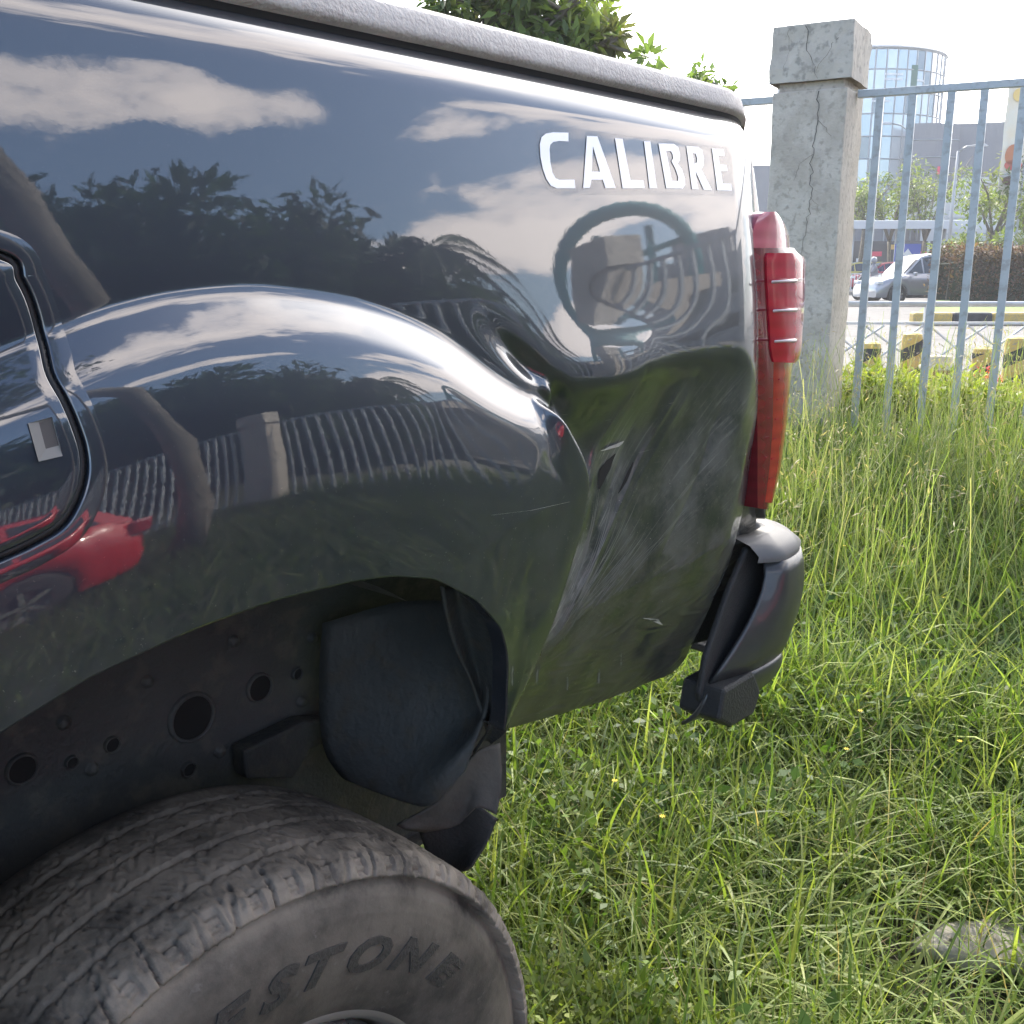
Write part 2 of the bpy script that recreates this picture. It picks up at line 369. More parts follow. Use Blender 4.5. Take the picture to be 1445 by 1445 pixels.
# --- paint with scratch and dust masks (wear that has its own shape on the metal)
def paint_mat():
    m = bpy.data.materials.new('truck_paint'); m.use_nodes = True; t = m.node_tree; p = t.nodes['Principled BSDF']
    p.inputs['Metallic'].default_value = .35; p.inputs['Roughness'].default_value = .36
    p.inputs['Coat Weight'].default_value = 1; p.inputs['Coat Roughness'].default_value = .012; p.inputs['Coat IOR'].default_value = 1.85
    a = N(t, 'ShaderNodeAttribute', attribute_name='wear'); sp = N(t, 'ShaderNodeSeparateColor'); L(t, a.outputs['Color'], sp.inputs[0])
    b = N(t, 'ShaderNodeAttribute', attribute_name='flow')                      # polar coordinates about the lower tip of the dent
    mp = N(t, 'ShaderNodeMapping'); mp.inputs['Scale'].default_value = (75, 9, 1); L(t, b.outputs['Color'], mp.inputs['Vector'])
    n = N(t, 'ShaderNodeTexNoise'); n.inputs['Scale'].default_value = 1.; n.inputs['Detail'].default_value = 8; n.inputs['Roughness'].default_value = .7; L(t, mp.outputs[0], n.inputs['Vector'])
    tc_ = N(t, 'ShaderNodeTexCoord')
    sc = math_n(t, 'MULTIPLY', maprange(t, n.outputs[0], .44, .66), sp.outputs[0], True)
    n5 = N(t, 'ShaderNodeTexNoise'); n5.inputs['Scale'].default_value = 13; n5.inputs['Detail'].default_value = 9; n5.inputs['Roughness'].default_value = .65; L(t, tc_.outputs['Object'], n5.inputs['Vector'])
    sc = math_n(t, 'MULTIPLY', sc, maprange(t, n5.outputs[0], .36, .58))
    # fine diagonal scuffs
    mp2 = N(t, 'ShaderNodeMapping'); mp2.inputs['Rotation'].default_value = (0, R(-56), 0); mp2.inputs['Scale'].default_value = (16, 1, 240); L(t, tc_.outputs['Object'], mp2.inputs['Vector'])
    n3 = N(t, 'ShaderNodeTexNoise'); n3.inputs['Scale'].default_value = 1.; n3.inputs['Detail'].default_value = 4; n3.inputs['Roughness'].default_value = .65; L(t, mp2.outputs[0], n3.inputs['Vector'])
    sc2 = math_n(t, 'MULTIPLY', maprange(t, n3.outputs[0], .60, .74), sp.outputs[1], True)
    # dust specks everywhere, denser low down
    n4 = N(t, 'ShaderNodeTexNoise'); n4.inputs['Scale'].default_value = 330; n4.inputs['Detail'].default_value = 3; L(t, tc_.outputs['Object'], n4.inputs['Vector'])
    dust = math_n(t, 'MULTIPLY', maprange(t, n4.outputs[0], .66, .76), math_n(t, 'ADD', math_n(t, 'MULTIPLY', sp.outputs[2], .55), .02), True)
    film = math_n(t, 'MULTIPLY', maprange(t, n5.outputs[0], .35, .75), math_n(t, 'MULTIPLY', sp.outputs[2], .09), True)
    film = math_n(t, 'ADD', film, math_n(t, 'MULTIPLY', math_n(t, 'MULTIPLY', sp.outputs[0], maprange(t, n5.outputs[0], .35, .65)), .36))
    mask = math_n(t, 'MAXIMUM', math_n(t, 'MAXIMUM', math_n(t, 'MULTIPLY', sc, .9), math_n(t, 'MULTIPLY', sc2, .32)), math_n(t, 'MAXIMUM', dust, film), True)
    sf = N(t, 'ShaderNodeSeparateColor'); L(t, b.outputs['Color'], sf.inputs[0])
    grime = math_n(t, 'MULTIPLY', sf.outputs[2], maprange(t, n5.outputs[0], .30, .52), True)
    c = mixc(t, mask, mixc(t, grime, (.014, .021, .034), (.030, .032, .030)), (.38, .38, .355)); L(t, c, p.inputs['Base Color'])
    cw = maprange(t, mask, 0, .8, 1., .15, 'LINEAR')
    L(t, math_n(t, 'MULTIPLY', cw, math_n(t, 'SUBTRACT', 1., math_n(t, 'MULTIPLY', grime, .72))), p.inputs['Coat Weight'])
    L(t, maprange(t, mask, 0, 1., .02, .5, 'LINEAR'), p.inputs['Coat Roughness'])
    L(t, maprange(t, mask, 0, .6, .35, .0, 'LINEAR'), p.inputs['Metallic'])
    L(t, maprange(t, mask, 0, .6, .38, .7, 'LINEAR'), p.inputs['Roughness'])
    n6 = N(t, 'ShaderNodeTexNoise'); n6.inputs['Scale'].default_value = 260; n6.inputs['Detail'].default_value = 1; L(t, tc_.outputs['Object'], n6.inputs['Vector'])
    hgt = math_n(t, 'ADD', math_n(t, 'MULTIPLY', n6.outputs[0], .055), math_n(t, 'MULTIPLY', math_n(t, 'ADD', sc, sc2), 1.4))
    bn = N(t, 'ShaderNodeBump'); bn.inputs['Strength'].default_value = .10; bn.inputs['Distance'].default_value = .001
    L(t, hgt, bn.inputs['Height']); L(t, bn.outputs[0], p.inputs['Coat Normal']); L(t, bn.outputs[0], p.inputs['Normal'])
    return m
m_paint = paint_mat()
m_paint2 = mat('truck_paint_plain', (.014, .021, .034), .35, .35, coat=1., coat_ior=1.85)
m_black = mat('black_plastic', (.018, .019, .02), .62, noise=(.028, .028, .027), nscale=9, bump=.25, bscale=220)
m_liner = mat('liner_plastic', (.034, .039, .040), .68, noise=(.050, .053, .051), nscale=6, bump=.3, bscale=90, dirt=(.045, .043, .036))
m_under = mat('underbody_steel', (.018, .020, .021), .8, noise=(.03, .031, .03), nscale=8, bump=.3, bscale=120, dirt=(.04, .038, .032))
m_hole = mat('dark_inside', (.006, .006, .006), .9)

BOT = [(-.12, .50), (.045, .50), (.06, .56), (.085, .66), (.125, .75), (.18, .825), (.259, .883), (.33, .905), (.42, .919), (.499, .923), (.577, .920), (.628, .914), (.685, .898), (.746, .860), (.791, .816), (.812, .776), (.822, .749), (.838, .705), (.852, .655),
       (.862, .650), (.95, .640), (1.048, .628), (1.14, .620), (1.234, .614), (1.29, .636), (1.342, .673), (1.413, .735), (1.443, .776)]
TOPX = [-.12, .02, .04, .07, .115, .18, .26, .33, .42, .50, .575, .62, .67, .72, .765, .79, .805, .825, .85, .86, .93, 1.01, 1.09, 1.17, 1.225, 1.27, 1.33, 1.388]
def onS(px, py, off=0.):
    Y = 0.
    for _ in range(16):
        q = onY(px, py, Y); Y = .5 * Y + .5 * min(.12, float(-outward(np.array([q.x]), np.array([q.z]))[0]) - off)
    return onY(px, py, Y)
def os2(px, py): q = onS(px, py); return (q.x, q.z)
tail = [os2(*q) for q in ((720, 1028), (790, 1008), (850, 990), (905, 967), (955, 945), (985, 905), (1010, 870), (1040, 805), (1060, 766))]
if 0: print('TAIL', tail, [os2(*q) for q in ((400, 850), (560, 815), (680, 850), (740, 930), (745, 960))])
BOT = BOT[:19] + tail
TOPX = TOPX[:19] + [.865, .95, 1.03, 1.13, 1.23, 1.29, 1.34, 1.40, 1.53]
Bp = []; Tp = []
for k in range(len(BOT) - 1):
    nseg = max(2, int(round(max(math.dist(BOT[k], BOT[k + 1]), TOPX[k + 1] - TOPX[k]) / .0030)))
    for j in range(nseg):
        t = j / nseg; Bp.append([BOT[k][0] * (1 - t) + BOT[k + 1][0] * t, BOT[k][1] * (1 - t) + BOT[k + 1][1] * t]); Tp.append([TOPX[k] * (1 - t) + TOPX[k + 1] * t, 1.413])
Bp.append(list(BOT[-1])); Tp.append([TOPX[-1], 1.407]); Bp = np.array(Bp); Tp = np.array(Tp)
for _ in range(12): Bp[1:-1] = (Bp[:-2] + 2 * Bp[1:-1] + Bp[2:]) / 4; Tp[1:-1] = (Tp[:-2] + 2 * Tp[1:-1] + Tp[2:]) / 4
NT = 280
tt = np.linspace(0, 1, NT)[None, :]
PX = Bp[:, 0:1] * (1 - tt) + Tp[:, 0:1] * tt; PZ = Bp[:, 1:2] * (1 - tt) + Tp[:, 1:2] * tt
PX += .004 * np.sin(tt * np.pi) * sstep(1.40, 1.54, PX)
PY = -outward(PX, PZ)
# flange rows folded inwards along the lower edge (dies away along the tail)
fl_rows = [(.004, .002, .004), (.020, .003, .0), ]
ni = len(Bp)
wfl = np.ones(ni)
X = np.concatenate([PX[:, :1], PX[:, :1], PX], 1); Z = np.concatenate([PZ[:, :1] + .004, PZ[:, :1] + .001, PZ], 1); Y = np.concatenate([PY[:, :1] + .024, PY[:, :1] + .004, PY], 1)
# rear return: columns turned inwards behind the tail edge
Xr = np.vstack([X, X[-1:] + .004, X[-1:] + .004]); Zr = np.vstack([Z, Z[-1:], Z[-1:]]); Yr = np.vstack([Y, Y[-1:] + .006, Y[-1:] + .06])
NI, NJ = Xr.shape
V = np.stack([Xr, Yr, Zr], -1).reshape(-1, 3)
I, J = np.meshgrid(np.arange(NI - 1), np.arange(NJ - 1), indexing='ij'); a0 = (I * NJ + J).ravel()
F = np.stack([a0, a0 + NJ, a0 + NJ + 1, a0 + 1], 1)
# fuel door opening is cut as a groove below; here leave faces whole
FUEL = np.array([(.08, 1.205), (.20, 1.222), (.262, 1.218)] + [os2(*q) for q in ((8, 362), (30, 395), (46, 430), (60, 480), (72, 528), (92, 565), (107, 600), (118, 635), (120, 668), (110, 705), (88, 740), (50, 764), (0, 787))] + [(.20, .99), (.10, .965), (.06, 1.0), (.05, 1.1), (.055, 1.18)])
def closed_curve(P, n=20):
    P = np.array(P, float); K = len(P); out = []
    for i in range(K):
        p0, p1, p2, p3 = P[i - 1], P[i], P[(i + 1) % K], P[(i + 2) % K]
        for t in np.linspace(0, 1, n, endpoint=False): out.append(.5 * ((2 * p1) + (-p0 + p2) * t + (2 * p0 - 5 * p1 + 4 * p2 - p3) * t ** 2 + (-p0 + 3 * p1 - 3 * p2 + p3) * t ** 3))
    return np.array(out)
FC = closed_curve(FUEL, 10)
def loop_inside(C, x, z):
    x = np.asarray(x).ravel(); z = np.asarray(z).ravel(); ins = np.zeros(len(x), bool); n = len(C)
    for i in range(n):
        x1, z1 = C[i]; x2, z2 = C[(i + 1) % n]
        c = ((z1 > z) != (z2 > z)) & (x < (x2 - x1) * (z - z1) / (z2 - z1 + 1e-12) + x1); ins ^= c
    return ins
vx, vz = V[:, 0], V[:, 2]
near = (vx < .40) & (vz > .9) & (vz < 1.28)
dF = np.full(len(V), 9.); FCc = np.vstack([FC, FC[:1]])
idx = np.where(near)[0]; sd_ = np.abs(sdist(FCc, vx[idx], vz[idx])); ins = loop_inside(FC, vx[idx], vz[idx]); dF[idx] = np.where(ins, -sd_, sd_)
keep = ~((dF[F] < .010).all(1)); F = F[keep]
panel = fast_mesh('side_panel', V, F, m_paint, smooth=True)
me = panel.data
# wear masks
x_, z_ = V[:, 0], V[:, 2]
cx, cz = .862, .640
th = np.arctan2(z_ - cz, x_ - cx); rr = np.hypot(x_ - cx, z_ - cz)
d_fold = sdist(FLARE, x_, z_)
FAN = curve_pts([(.885, .62), (.93, .70), (.975, .78), (1.015, .85), (1.05, .93), (1.09, 1.0), (1.16, 1.07)], 60)
dfan = sdist(FAN, x_, z_)
wr = 1.15 * np.exp(-np.clip(np.abs(dfan) / (.010 + .075 * rr), 0, 9) ** 2) * sstep(.0, .03, -d_fold + .008) * sstep(.46, .30, rr)
wr += .35 * sstep(.0, .02, -d_fold) * sstep(1.07, 1.0, z_) * sstep(.9, .95, x_) * np.exp(-(np.clip(th - .55, -9, 9) / .5) ** 2)
scf = sstep(0, .03, -d_fold) * sstep(1.08, 1.02, z_) * sstep(1.46, 1.30, x_) * .8
dust_ = sstep(1.15, .72, z_) * .6 + .35 * sstep(1.06, .9, z_) * sstep(.95, 1.05, x_) + .5 * sstep(.80, .70, z_) * (x_ > .85) + .25 * sstep(.03, .0, np.abs(z_ - .9)) 
ca = me.color_attributes.new('wear', 'FLOAT_COLOR', 'POINT')
ca.data.foreach_set('color', np.stack([np.clip(wr, 0, 1), np.clip(scf, 0, 1), np.clip(dust_, 0, 1), np.ones(len(V))], 1).astype(np.float32).ravel())
cb = me.color_attributes.new('flow', 'FLOAT_COLOR', 'POINT')
cb.data.foreach_set('color', np.stack([th, rr, np.clip(sstep(.86, .74, z_) * sstep(.87, .95, x_) + .45 * sstep(1.02, .9, z_) * sstep(1.0, 1.15, x_), 0, 1), np.ones(len(V))], 1).astype(np.float32).ravel())
tp(panel); panel['label'] = 'dented dark quarter panel with scratches fanning from the crease behind the wheel'

def surf(x, z, off=0.):
    o = float(outward(np.array([x]), np.array([z]))[0]); return (x, -o - off, z)
def surf_many(P, off=0.):
    P = np.asarray(P); o = outward(P[:, 0], P[:, 1]); return np.stack([P[:, 0], -o - off, P[:, 1]], 1)
# --- fuel door: a plate following the same body curve, set in the opening
FCD = closed_curve(FUEL, 24); nF = len(FCD)
tg = np.roll(FCD, -1, 0) - np.roll(FCD, 1, 0); tg /= np.linalg.norm(tg, axis=1)[:, None]; nrm = np.stack([tg[:, 1], -tg[:, 0]], 1)
if ((nrm * (FCD - FCD.mean(0))).sum(1) < 0).mean() > .5: nrm = -nrm
ringP = []
for dn, dy in ((.0028, .012), (.0028, .003), (.0030, .0006), (.0035, -.0001), (.0045, -.0002), (.010, -.0002), (.016, -.0001), (.024, .0009)):
    q = FCD + nrm * dn; v3 = surf_many(q); v3[:, 1] += dy; ringP.append(v3)
ringP = np.array(ringP); a_ = np.arange(nF); Fr = []
for k in range(7): Fr.append(np.stack([k * nF + a_, (k + 1) * nF + a_, (k + 1) * nF + (a_ + 1) % nF, k * nF + (a_ + 1) % nF], 1))
er = fast_mesh('opening_edge', ringP.reshape(-1, 3), np.concatenate(Fr), m_paint, smooth=True); er.parent = panel
cen = np.array([.20, 1.10]); rows_ = []
for k, f_ in enumerate([1, 1, .997, .992] + list(np.linspace(.93, .02, 46))):
    q = cen + (FCD - nrm * .0032 - cen) * f_; v3 = surf_many(q, .0); v3[:, 1] += (.010, .0012, .0002, 0)[k] if k < 4 else 0; rows_.append(v3)
rows_ = np.array(rows_); K_ = len(rows_); Fr = []
for k in range(K_ - 1): Fr.append(np.stack([k * nF + a_, k * nF + (a_ + 1) % nF, (k + 1) * nF + (a_ + 1) % nF, (k + 1) * nF + a_], 1))
fd = fast_mesh('fuel_door', rows_.reshape(-1, 3), np.concatenate(Fr), m_paint2, smooth=True); tp(fd)
cc = closed_curve(FUEL, 8); s3 = surf_many(cc, -.0065)
g = MB().tube([tuple(q) for q in s3] + [tuple(s3[0])], .0042, 6, cap=False).build('door_seal', mat('seal_rubber', (.006, .006, .007), .5), smooth=True); sub(g, fd)
lt = [onS(px, py) for px, py in ((38, 597), (72, 588), (87, 643), (53, 651))]
li = [(p.x, p.z) for p in lt]
cxl = sum(q[0] for q in li) / 4; czl = sum(q[1] for q in li) / 4
lo = [surf(x, z, .0016) for x, z in li]; lin = [surf(cxl + (x - cxl) * .55 + .0035, czl + (z - czl) * .70 + .0035, .0004) for x, z in li]
sub(MB().add([*lo, *lin], [(0, 1, 5, 4), (1, 2, 6, 5), (2, 3, 7, 6), (3, 0, 4, 7)]).build('door_pull', mat('pull_frame', (.17, .165, .155), .45)), fd)
sub(MB().add(lin, [(0, 1, 2, 3)]).build('pull_recess', mat('pull_grey', (.055, .05, .048), .5)), fd)

# --- CALIBRE lettering, traced flat vinyl on the curved metal
m_vinyl = mat('white_vinyl', (.86, .87, .9), .28, coat=.4)
def zpx(P): return [(600 + a / 2.89, b / 2.89) for a, b in P]
LET = {
 'C': [[(582, 541), (582, 577), (545, 575), (520, 579), (508, 590), (505, 610), (508, 660), (517, 705), (530, 727), (545, 733), (607, 733), (610, 768), (535, 768), (510, 757), (492, 730), (478, 690), (468, 640), (465, 590), (472, 560), (490, 545), (520, 540)]],
 'A': [[(657, 555), (700, 556), (775, 766), (733, 767), (722, 733), (676, 733), (670, 766), (642, 767)], [(682, 596), (677, 700), (711, 700)]],
 'L': [[(772, 564), (803, 566), (835, 734), (888, 735), (893, 767), (803, 768)]],
 'I': [[(890, 576), (916, 577), (943, 767), (913, 768)]],
 'B': [[(949, 585), (1012, 587), (1030, 600), (1037, 630), (1036, 655), (1028, 668), (1045, 690), (1058, 730), (1058, 755), (1048, 769), (981, 768)], [(981, 616), (1000, 617), (1007, 630), (1009, 646), (1002, 657), (1019, 690), (1030, 722), (1029, 738), (1005, 738)]],
 'R': [[(1063, 596), (1112, 599), (1127, 612), (1135, 645), (1133, 675), (1124, 690), (1168, 776), (1134, 774), (1100, 697), (1112, 772), (1086, 771)], [(1089, 625), (1101, 627), (1107, 645), (1106, 662), (1096, 668)]],
 'E': [[(1167, 606), (1216, 609), (1219, 636), (1194, 635), (1199, 672), (1228, 673), (1231, 698), (1204, 698), (1211, 748), (1246, 750), (1248, 778), (1189, 776)]]}
def densify(P, step):
    out = []
    for i in range(len(P)):
        a, b = P[i], P[(i + 1) % len(P)]; n = max(1, int(math.dist(a, b) / step))
        for k in range(n): out.append((a[0] + (b[0] - a[0]) * k / n, a[1] + (b[1] - a[1]) * k / n))
    return out
import bmesh
from mathutils.geometry import tessellate_polygon
def decal(name, loops2d, off, m, parent):
    loops = [[Vector((x, z, 0)) for x, z in densify(lp, .006)] for lp in loops2d]
    tri = tessellate_polygon(loops); flat = [p for lp in loops for p in lp]
    P = np.array([(p.x, p.y) for p in flat]); V3 = surf_many(P, off)
    o = MB().add([tuple(v) for v in V3], [tuple(t) for t in tri]).build(name, m); o.parent = parent; return o
lettering = None
def pts_on_panel(P):
    r_ = []
    for a, b in P: q = onS(a, b); r_.append((q.x, q.z))
    return r_
# clear carrier film under the letters
m_film = bpy.data.materials.new('carrier_film'); m_film.use_nodes = True; t_ = m_film.node_tree
p_ = t_.nodes['Principled BSDF']; p_.inputs['Base Color'].default_value = (.3, .33, .37, 1); p_.inputs['Roughness'].default_value = .22; p_.inputs['Alpha'].default_value = .10
film = [(452, 530), (600, 515), (660, 530), (765, 545), (900, 560), (1010, 570), (1140, 590), (1225, 600), (1252, 640), (1258, 800), (1100, 797), (900, 795), (640, 795), (540, 797), (500, 780), (470, 720), (452, 640)]
lettering = decal('lettering', [pts_on_panel(zpx(film))], .0004, m_film, None); tp(lettering)
for ch, loops in LET.items():
    o = decal('letter', [pts_on_panel(zpx(lp)) for lp in loops], .0008, m_vinyl, lettering)
    o['label'] = 'white vinyl capital %s of the lettering on the bed side' % ch

# --- torn edge, bare metal and long scratch on the crushed corner
def onS_many(P):
    P = np.asarray(P, float); r = (P[:, 0] - 722.5) / FPX; v = -(P[:, 1] - 722.5) / FPX; f = math.cos(PITCH) + v * math.sin(PITCH); u = v * math.cos(PITCH) - math.sin(PITCH)
    D = np.stack([f * math.cos(YAW) + r * math.sin(YAW), f * math.sin(YAW) - r * math.cos(YAW), u], 1); Y = np.zeros(len(P))
    for _ in range(14):
        q = np.array(CAM) + D * ((Y - CAM[1]) / D[:, 1])[:, None]; Y = .5 * Y + .5 * np.minimum(.12, -outward(q[:, 0], q[:, 2]))
    q = np.array(CAM) + D * ((Y - CAM[1]) / D[:, 1])[:, None]; return q[:, [0, 2]]
def ribbon_px(name, P, off, m, label=None):
    n = len(P); q = onS_many([(x - w_ / 2, y) for x, y, w_ in P] + [(x + w_ / 2, y) for x, y, w_ in P]); a = surf_many(q[:n], off); b = surf_many(q[n:], off)
    o = MB().grid([[tuple(a[i]), tuple(b[i])] for i in range(n)]).build(name, m, panel)
    if label: o['label'] = label
    return o
def thin(P, w0, n=10, jit=.8):
    out = []; g_ = random.Random(len(P) + int(P[0][0]))
    for i in range(len(P) - 1):
        for k in range(n): t = k / n; out.append((P[i][0] + (P[i + 1][0] - P[i][0]) * t + g_.gauss(0, jit), P[i][1] + (P[i + 1][1] - P[i][1]) * t, w0 * (.5 + g_.random())))
    out[0] = (*out[0][:2], .2); out[-1] = (*out[-1][:2], .2); return out
m_bare = mat('bare_primer', (.42, .42, .40), .6, noise=(.30, .30, .28), nscale=90)
m_thin = mat('scratch_line', (.40, .41, .40), .6)
ribbon_px('scratch', thin([(692, 727), (750, 720), (822, 704)], 1.0, 12, .1), .0004, m_thin)
g_ = random.Random(5)
hair = MB()
for k in range(44):                       # sheaf of hairline scratches running down to the tip of the fold
    u = g_.random(); top = (838 + 150 * u ** 1.6 + g_.gauss(0, 4), 640 + 60 * g_.random() + 40 * u); bot = (748 + 40 * g_.random() * u, 970 - 70 * g_.random())
    t0, t1 = g_.random() * .45, .55 + .45 * g_.random(); m_ = (826 + 60 * u, 800); P = []
    for i in range(13):
        t = t0 + (t1 - t0) * i / 12; x = (1 - t) ** 2 * top[0] + 2 * t * (1 - t) * (m_[0] + 8 * u) + t * t * bot[0]; y = (1 - t) ** 2 * top[1] + 2 * t * (1 - t) * m_[1] + t * t * bot[1]
        P.append((x, y, g_.uniform(.5, 1.5) * math.sin(math.pi * (i + .4) / 12.8)))
    n = len(P); q = onS_many([(x - w_ / 2, y) for x, y, w_ in P] + [(x + w_ / 2, y) for x, y, w_ in P]); a = surf_many(q[:n], .0003); b = surf_many(q[n:], .0003)
    hair.grid([[tuple(a[i]), tuple(b[i])] for i in range(n)])
o = hair.build('hairline_scratches', mat('hairline', (.13, .135, .13), .6), panel); o['kind'] = 'stuff'
ribbon_px('tear', [(868, 640, 1), (860, 650, 9), (853, 662, 15), (848, 678, 9), (845, 690, 2)], .0006, m_hole, 'small dark tear in the crushed metal')
ribbon_px('torn_edge', [(845, 636, 1), (854, 634, 6), (864, 630, 14), (872, 626, 8), (878, 622, 1)], .0025, m_bare, 'bright bent metal edge beside the tear')
ribbon_px('tear', [(893, 652, 1), (888, 664, 4), (882, 678, 5), (876, 690, 3), (872, 696, 1)], .0006, m_hole)
ribbon_px('tear', [(786, 830, 1), (779, 855, 7), (772, 880, 8), (766, 905, 5), (762, 925, 1)], .0008, m_hole)  # torn slit under the fold overhang, its shade painted as a dark strip
ribbon_px('paint_chip', [(907, 872, 2), (914, 873, 10), (922, 874, 14), (928, 878, 7), (934, 882, 2)], .0006, m_bare)
for k in range(5):
    g_ = random.Random(k + 90); x0 = 728 + k * 37 + g_.uniform(-8, 8); y0 = 950 + g_.uniform(-15, 30) - k * 5; ribbon_px('drip', thin([(x0, y0), (x0 - 1, y0 + g_.uniform(15, 45))], 1.6, 6, .4), .0004, mat('dried_drip', (.16, .17, .165), .8))
# --- bed rail cap
m_cap = mat('rail_plastic', (.34, .32, .305), .65, noise=(.40, .38, .365), nscale=14, bump=.28, bscale=230, dirt=(.43, .41, .39))
def o_line(x, z=1.395): return -outward(np.array([x]), np.array([z]))[0]
rows = []
xs = list(np.linspace(-.12, 1.39, 60)) + list(np.linspace(1.40, 1.535, 16))
prof = [(.012, 1.409), (.001, 1.415), (-.001, 1.4185), (.0005, 1.424), (.002, 1.430), (.006, 1.440), (.014, 1.447), (.028, 1.451), (.085, 1.451), (.098, 1.447), (.102, 1.435), (.102, 1.409)]
for x in xs:
    y0 = o_line(min(x, 1.495)) + (.0 if x < 1.495 else (x - 1.495) ** 1 * .6); e = np.clip((x - 1.41) / .125, 0, 1)
    row = []
    for dy, z in prof:
        zz = z - (.030 * e ** 2.2 if z > 1.42 else .010 * e ** 2) ; row.append((x, y0 + dy, zz))
    rows.append(row)
mb = MB().grid(rows); n = len(prof); mb.f.append(tuple(range(len(mb.v) - n, len(mb.v))))
cap = tp(mb.build('rail_cap', m_cap, smooth=True, auto=50))
cap['label'] = 'textured grey plastic cap along the top of the bed side'
rows = [[(x, o_line(min(x, 1.495)) + .0075, 1.405), (x, o_line(min(x, 1.495)) + .0075, 1.420)] for x in xs[:-4]]
tp(MB().grid(rows).build('rail_gasket', m_hole))

# --- tail lamp
def red_mat(name, c, rough=.08):
    m = bpy.data.materials.new(name); m.use_nodes = True; t = m.node_tree; p = t.nodes['Principled BSDF']
    p.inputs['Roughness'].default_value = .25; p.inputs['Coat Weight'].default_value = 1; p.inputs['Coat Roughness'].default_value = .03; p.inputs['Coat IOR'].default_value = 1.6
    tcn = N(t, 'ShaderNodeTexCoord'); wv = N(t, 'ShaderNodeTexWave', wave_type='BANDS', bands_direction='Z'); wv.inputs['Scale'].default_value = 14; wv.inputs['Distortion'].default_value = .4
    L(t, tcn.outputs['Object'], wv.inputs['Vector'])
    L(t, mixc(t, wv.outputs['Fac'], tuple(c), tuple(q * .8 for q in c)), p.inputs['Base Color'])
    p.inputs['Subsurface Weight'].default_value = .0
    return m
m_red = red_mat('red_lens', (.42, .008, .03)); m_red_d = red_mat('dark_red_lens', (.16, .006, .016)); m_amber = red_mat('amber_lens', (.36, .030, .02)); m_pink = red_mat('pink_glare_lens', (.46, .10, .13))
m_bar = mat('lens_bar', (.75, .62, .62), .12, coat=1.)
lamp = tp(MB().box((1.555, .11, 1.05), (.10, .12, .40)).build('tail_lamp', m_red_d, bevel=.012)); lamp['label'] = 'tall wraparound red tail lamp at the truck corner'
def lens(name, rows_px, m, yo=0., bulge=.012, back=.05, parent=lamp, auto=40, nseg=12):
    yo += .020
    """rows_px: (y, x_left, x_right) picture rows; each becomes a bowed band at its own height on the truck corner"""
    P = []
    for py, xl, xr in rows_px:
        a = onY(xl, py, yo); b = onY(xr, py, yo + .02); row = [(a.x, a.y + back, a.z)]
        for k in range(nseg + 1):
            t = k / nseg; row.append((a.x + (b.x - a.x) * t, a.y + (b.y - a.y) * t ** 1.6 - bulge * math.sin(math.pi * min(t * 1.05, 1)) ** .8, a.z + (b.z - a.z) * t))
        row.append((b.x + .004, b.y + .012, b.z)); row.append((b.x + .004, b.y + back + .05, b.z)); P.append(row)
    mb = MB().grid(P); n = len(P[0]); mb.f.append(tuple(range(n))); mb.f.append(tuple(range(len(mb.v) - n, len(mb.v))))
    o = mb.build(name, m, smooth=True, auto=auto); return sub(o, parent)
def rows_i(K, n=24):
    K = np.array(K, float); ys = np.linspace(K[0, 0], K[-1, 0], n); return [(y, np.interp(y, K[:, 0], K[:, 1]), np.interp(y, K[:, 0], K[:, 2])) for y in ys]
lens('lamp_lens', rows_i([(350, 1058, 1120), (360, 1058, 1128), (420, 1060, 1130), (500, 1064, 1124), (516, 1066, 1118), (560, 1068, 1113), (620, 1069, 1106), (670, 1069, 1095), (705, 1069, 1083), (717, 1069, 1076)], 40), m_red_d, -.004, .010)
lens('lamp_top', rows_i([(299, 1076, 1086), (304, 1071, 1097), (315, 1066, 1107), (332, 1061, 1113), (350, 1058, 1115), (360, 1057, 1116)], 16), m_pink, -.002, .012)  # pale pink of the top wing is sky glare put into its colour
lens('lamp_lens', rows_i([(357, 1084, 1124), (361, 1082, 1133), (368, 1082, 1137), (420, 1084, 1136), (490, 1088, 1131), (503, 1090, 1127), (511, 1092, 1118)], 30), m_red, -.012, .016)
lens('lamp_lower', rows_i([(508, 1084, 1118), (540, 1084, 1115), (600, 1084, 1108), (660, 1080, 1098), (708, 1075, 1083)], 20), m_amber, -.006, .011)
for (ya, xa, xb) in ((397, 1090, 1132), (438, 1092, 1131), (481, 1094, 1128)):
    a = onY(xa, ya + 1, -.006); b = onY(xb, ya - 3, .007); mb = MB()
    mb.tube([a, (a + b) / 2 + Vector((0, -.012, 0)), b], [.0022, .0030, .0022], 8); sub(mb.build('lens_rib', m_bar, smooth=True), lamp)
for k in range(6):
    yy = 535 + k * 28; a = onY(1101 - k * 2.6, yy, .003); mb = MB().box(a, (.010, .003, .0016)); sub(mb.build('reflector_step', m_red), lamp)

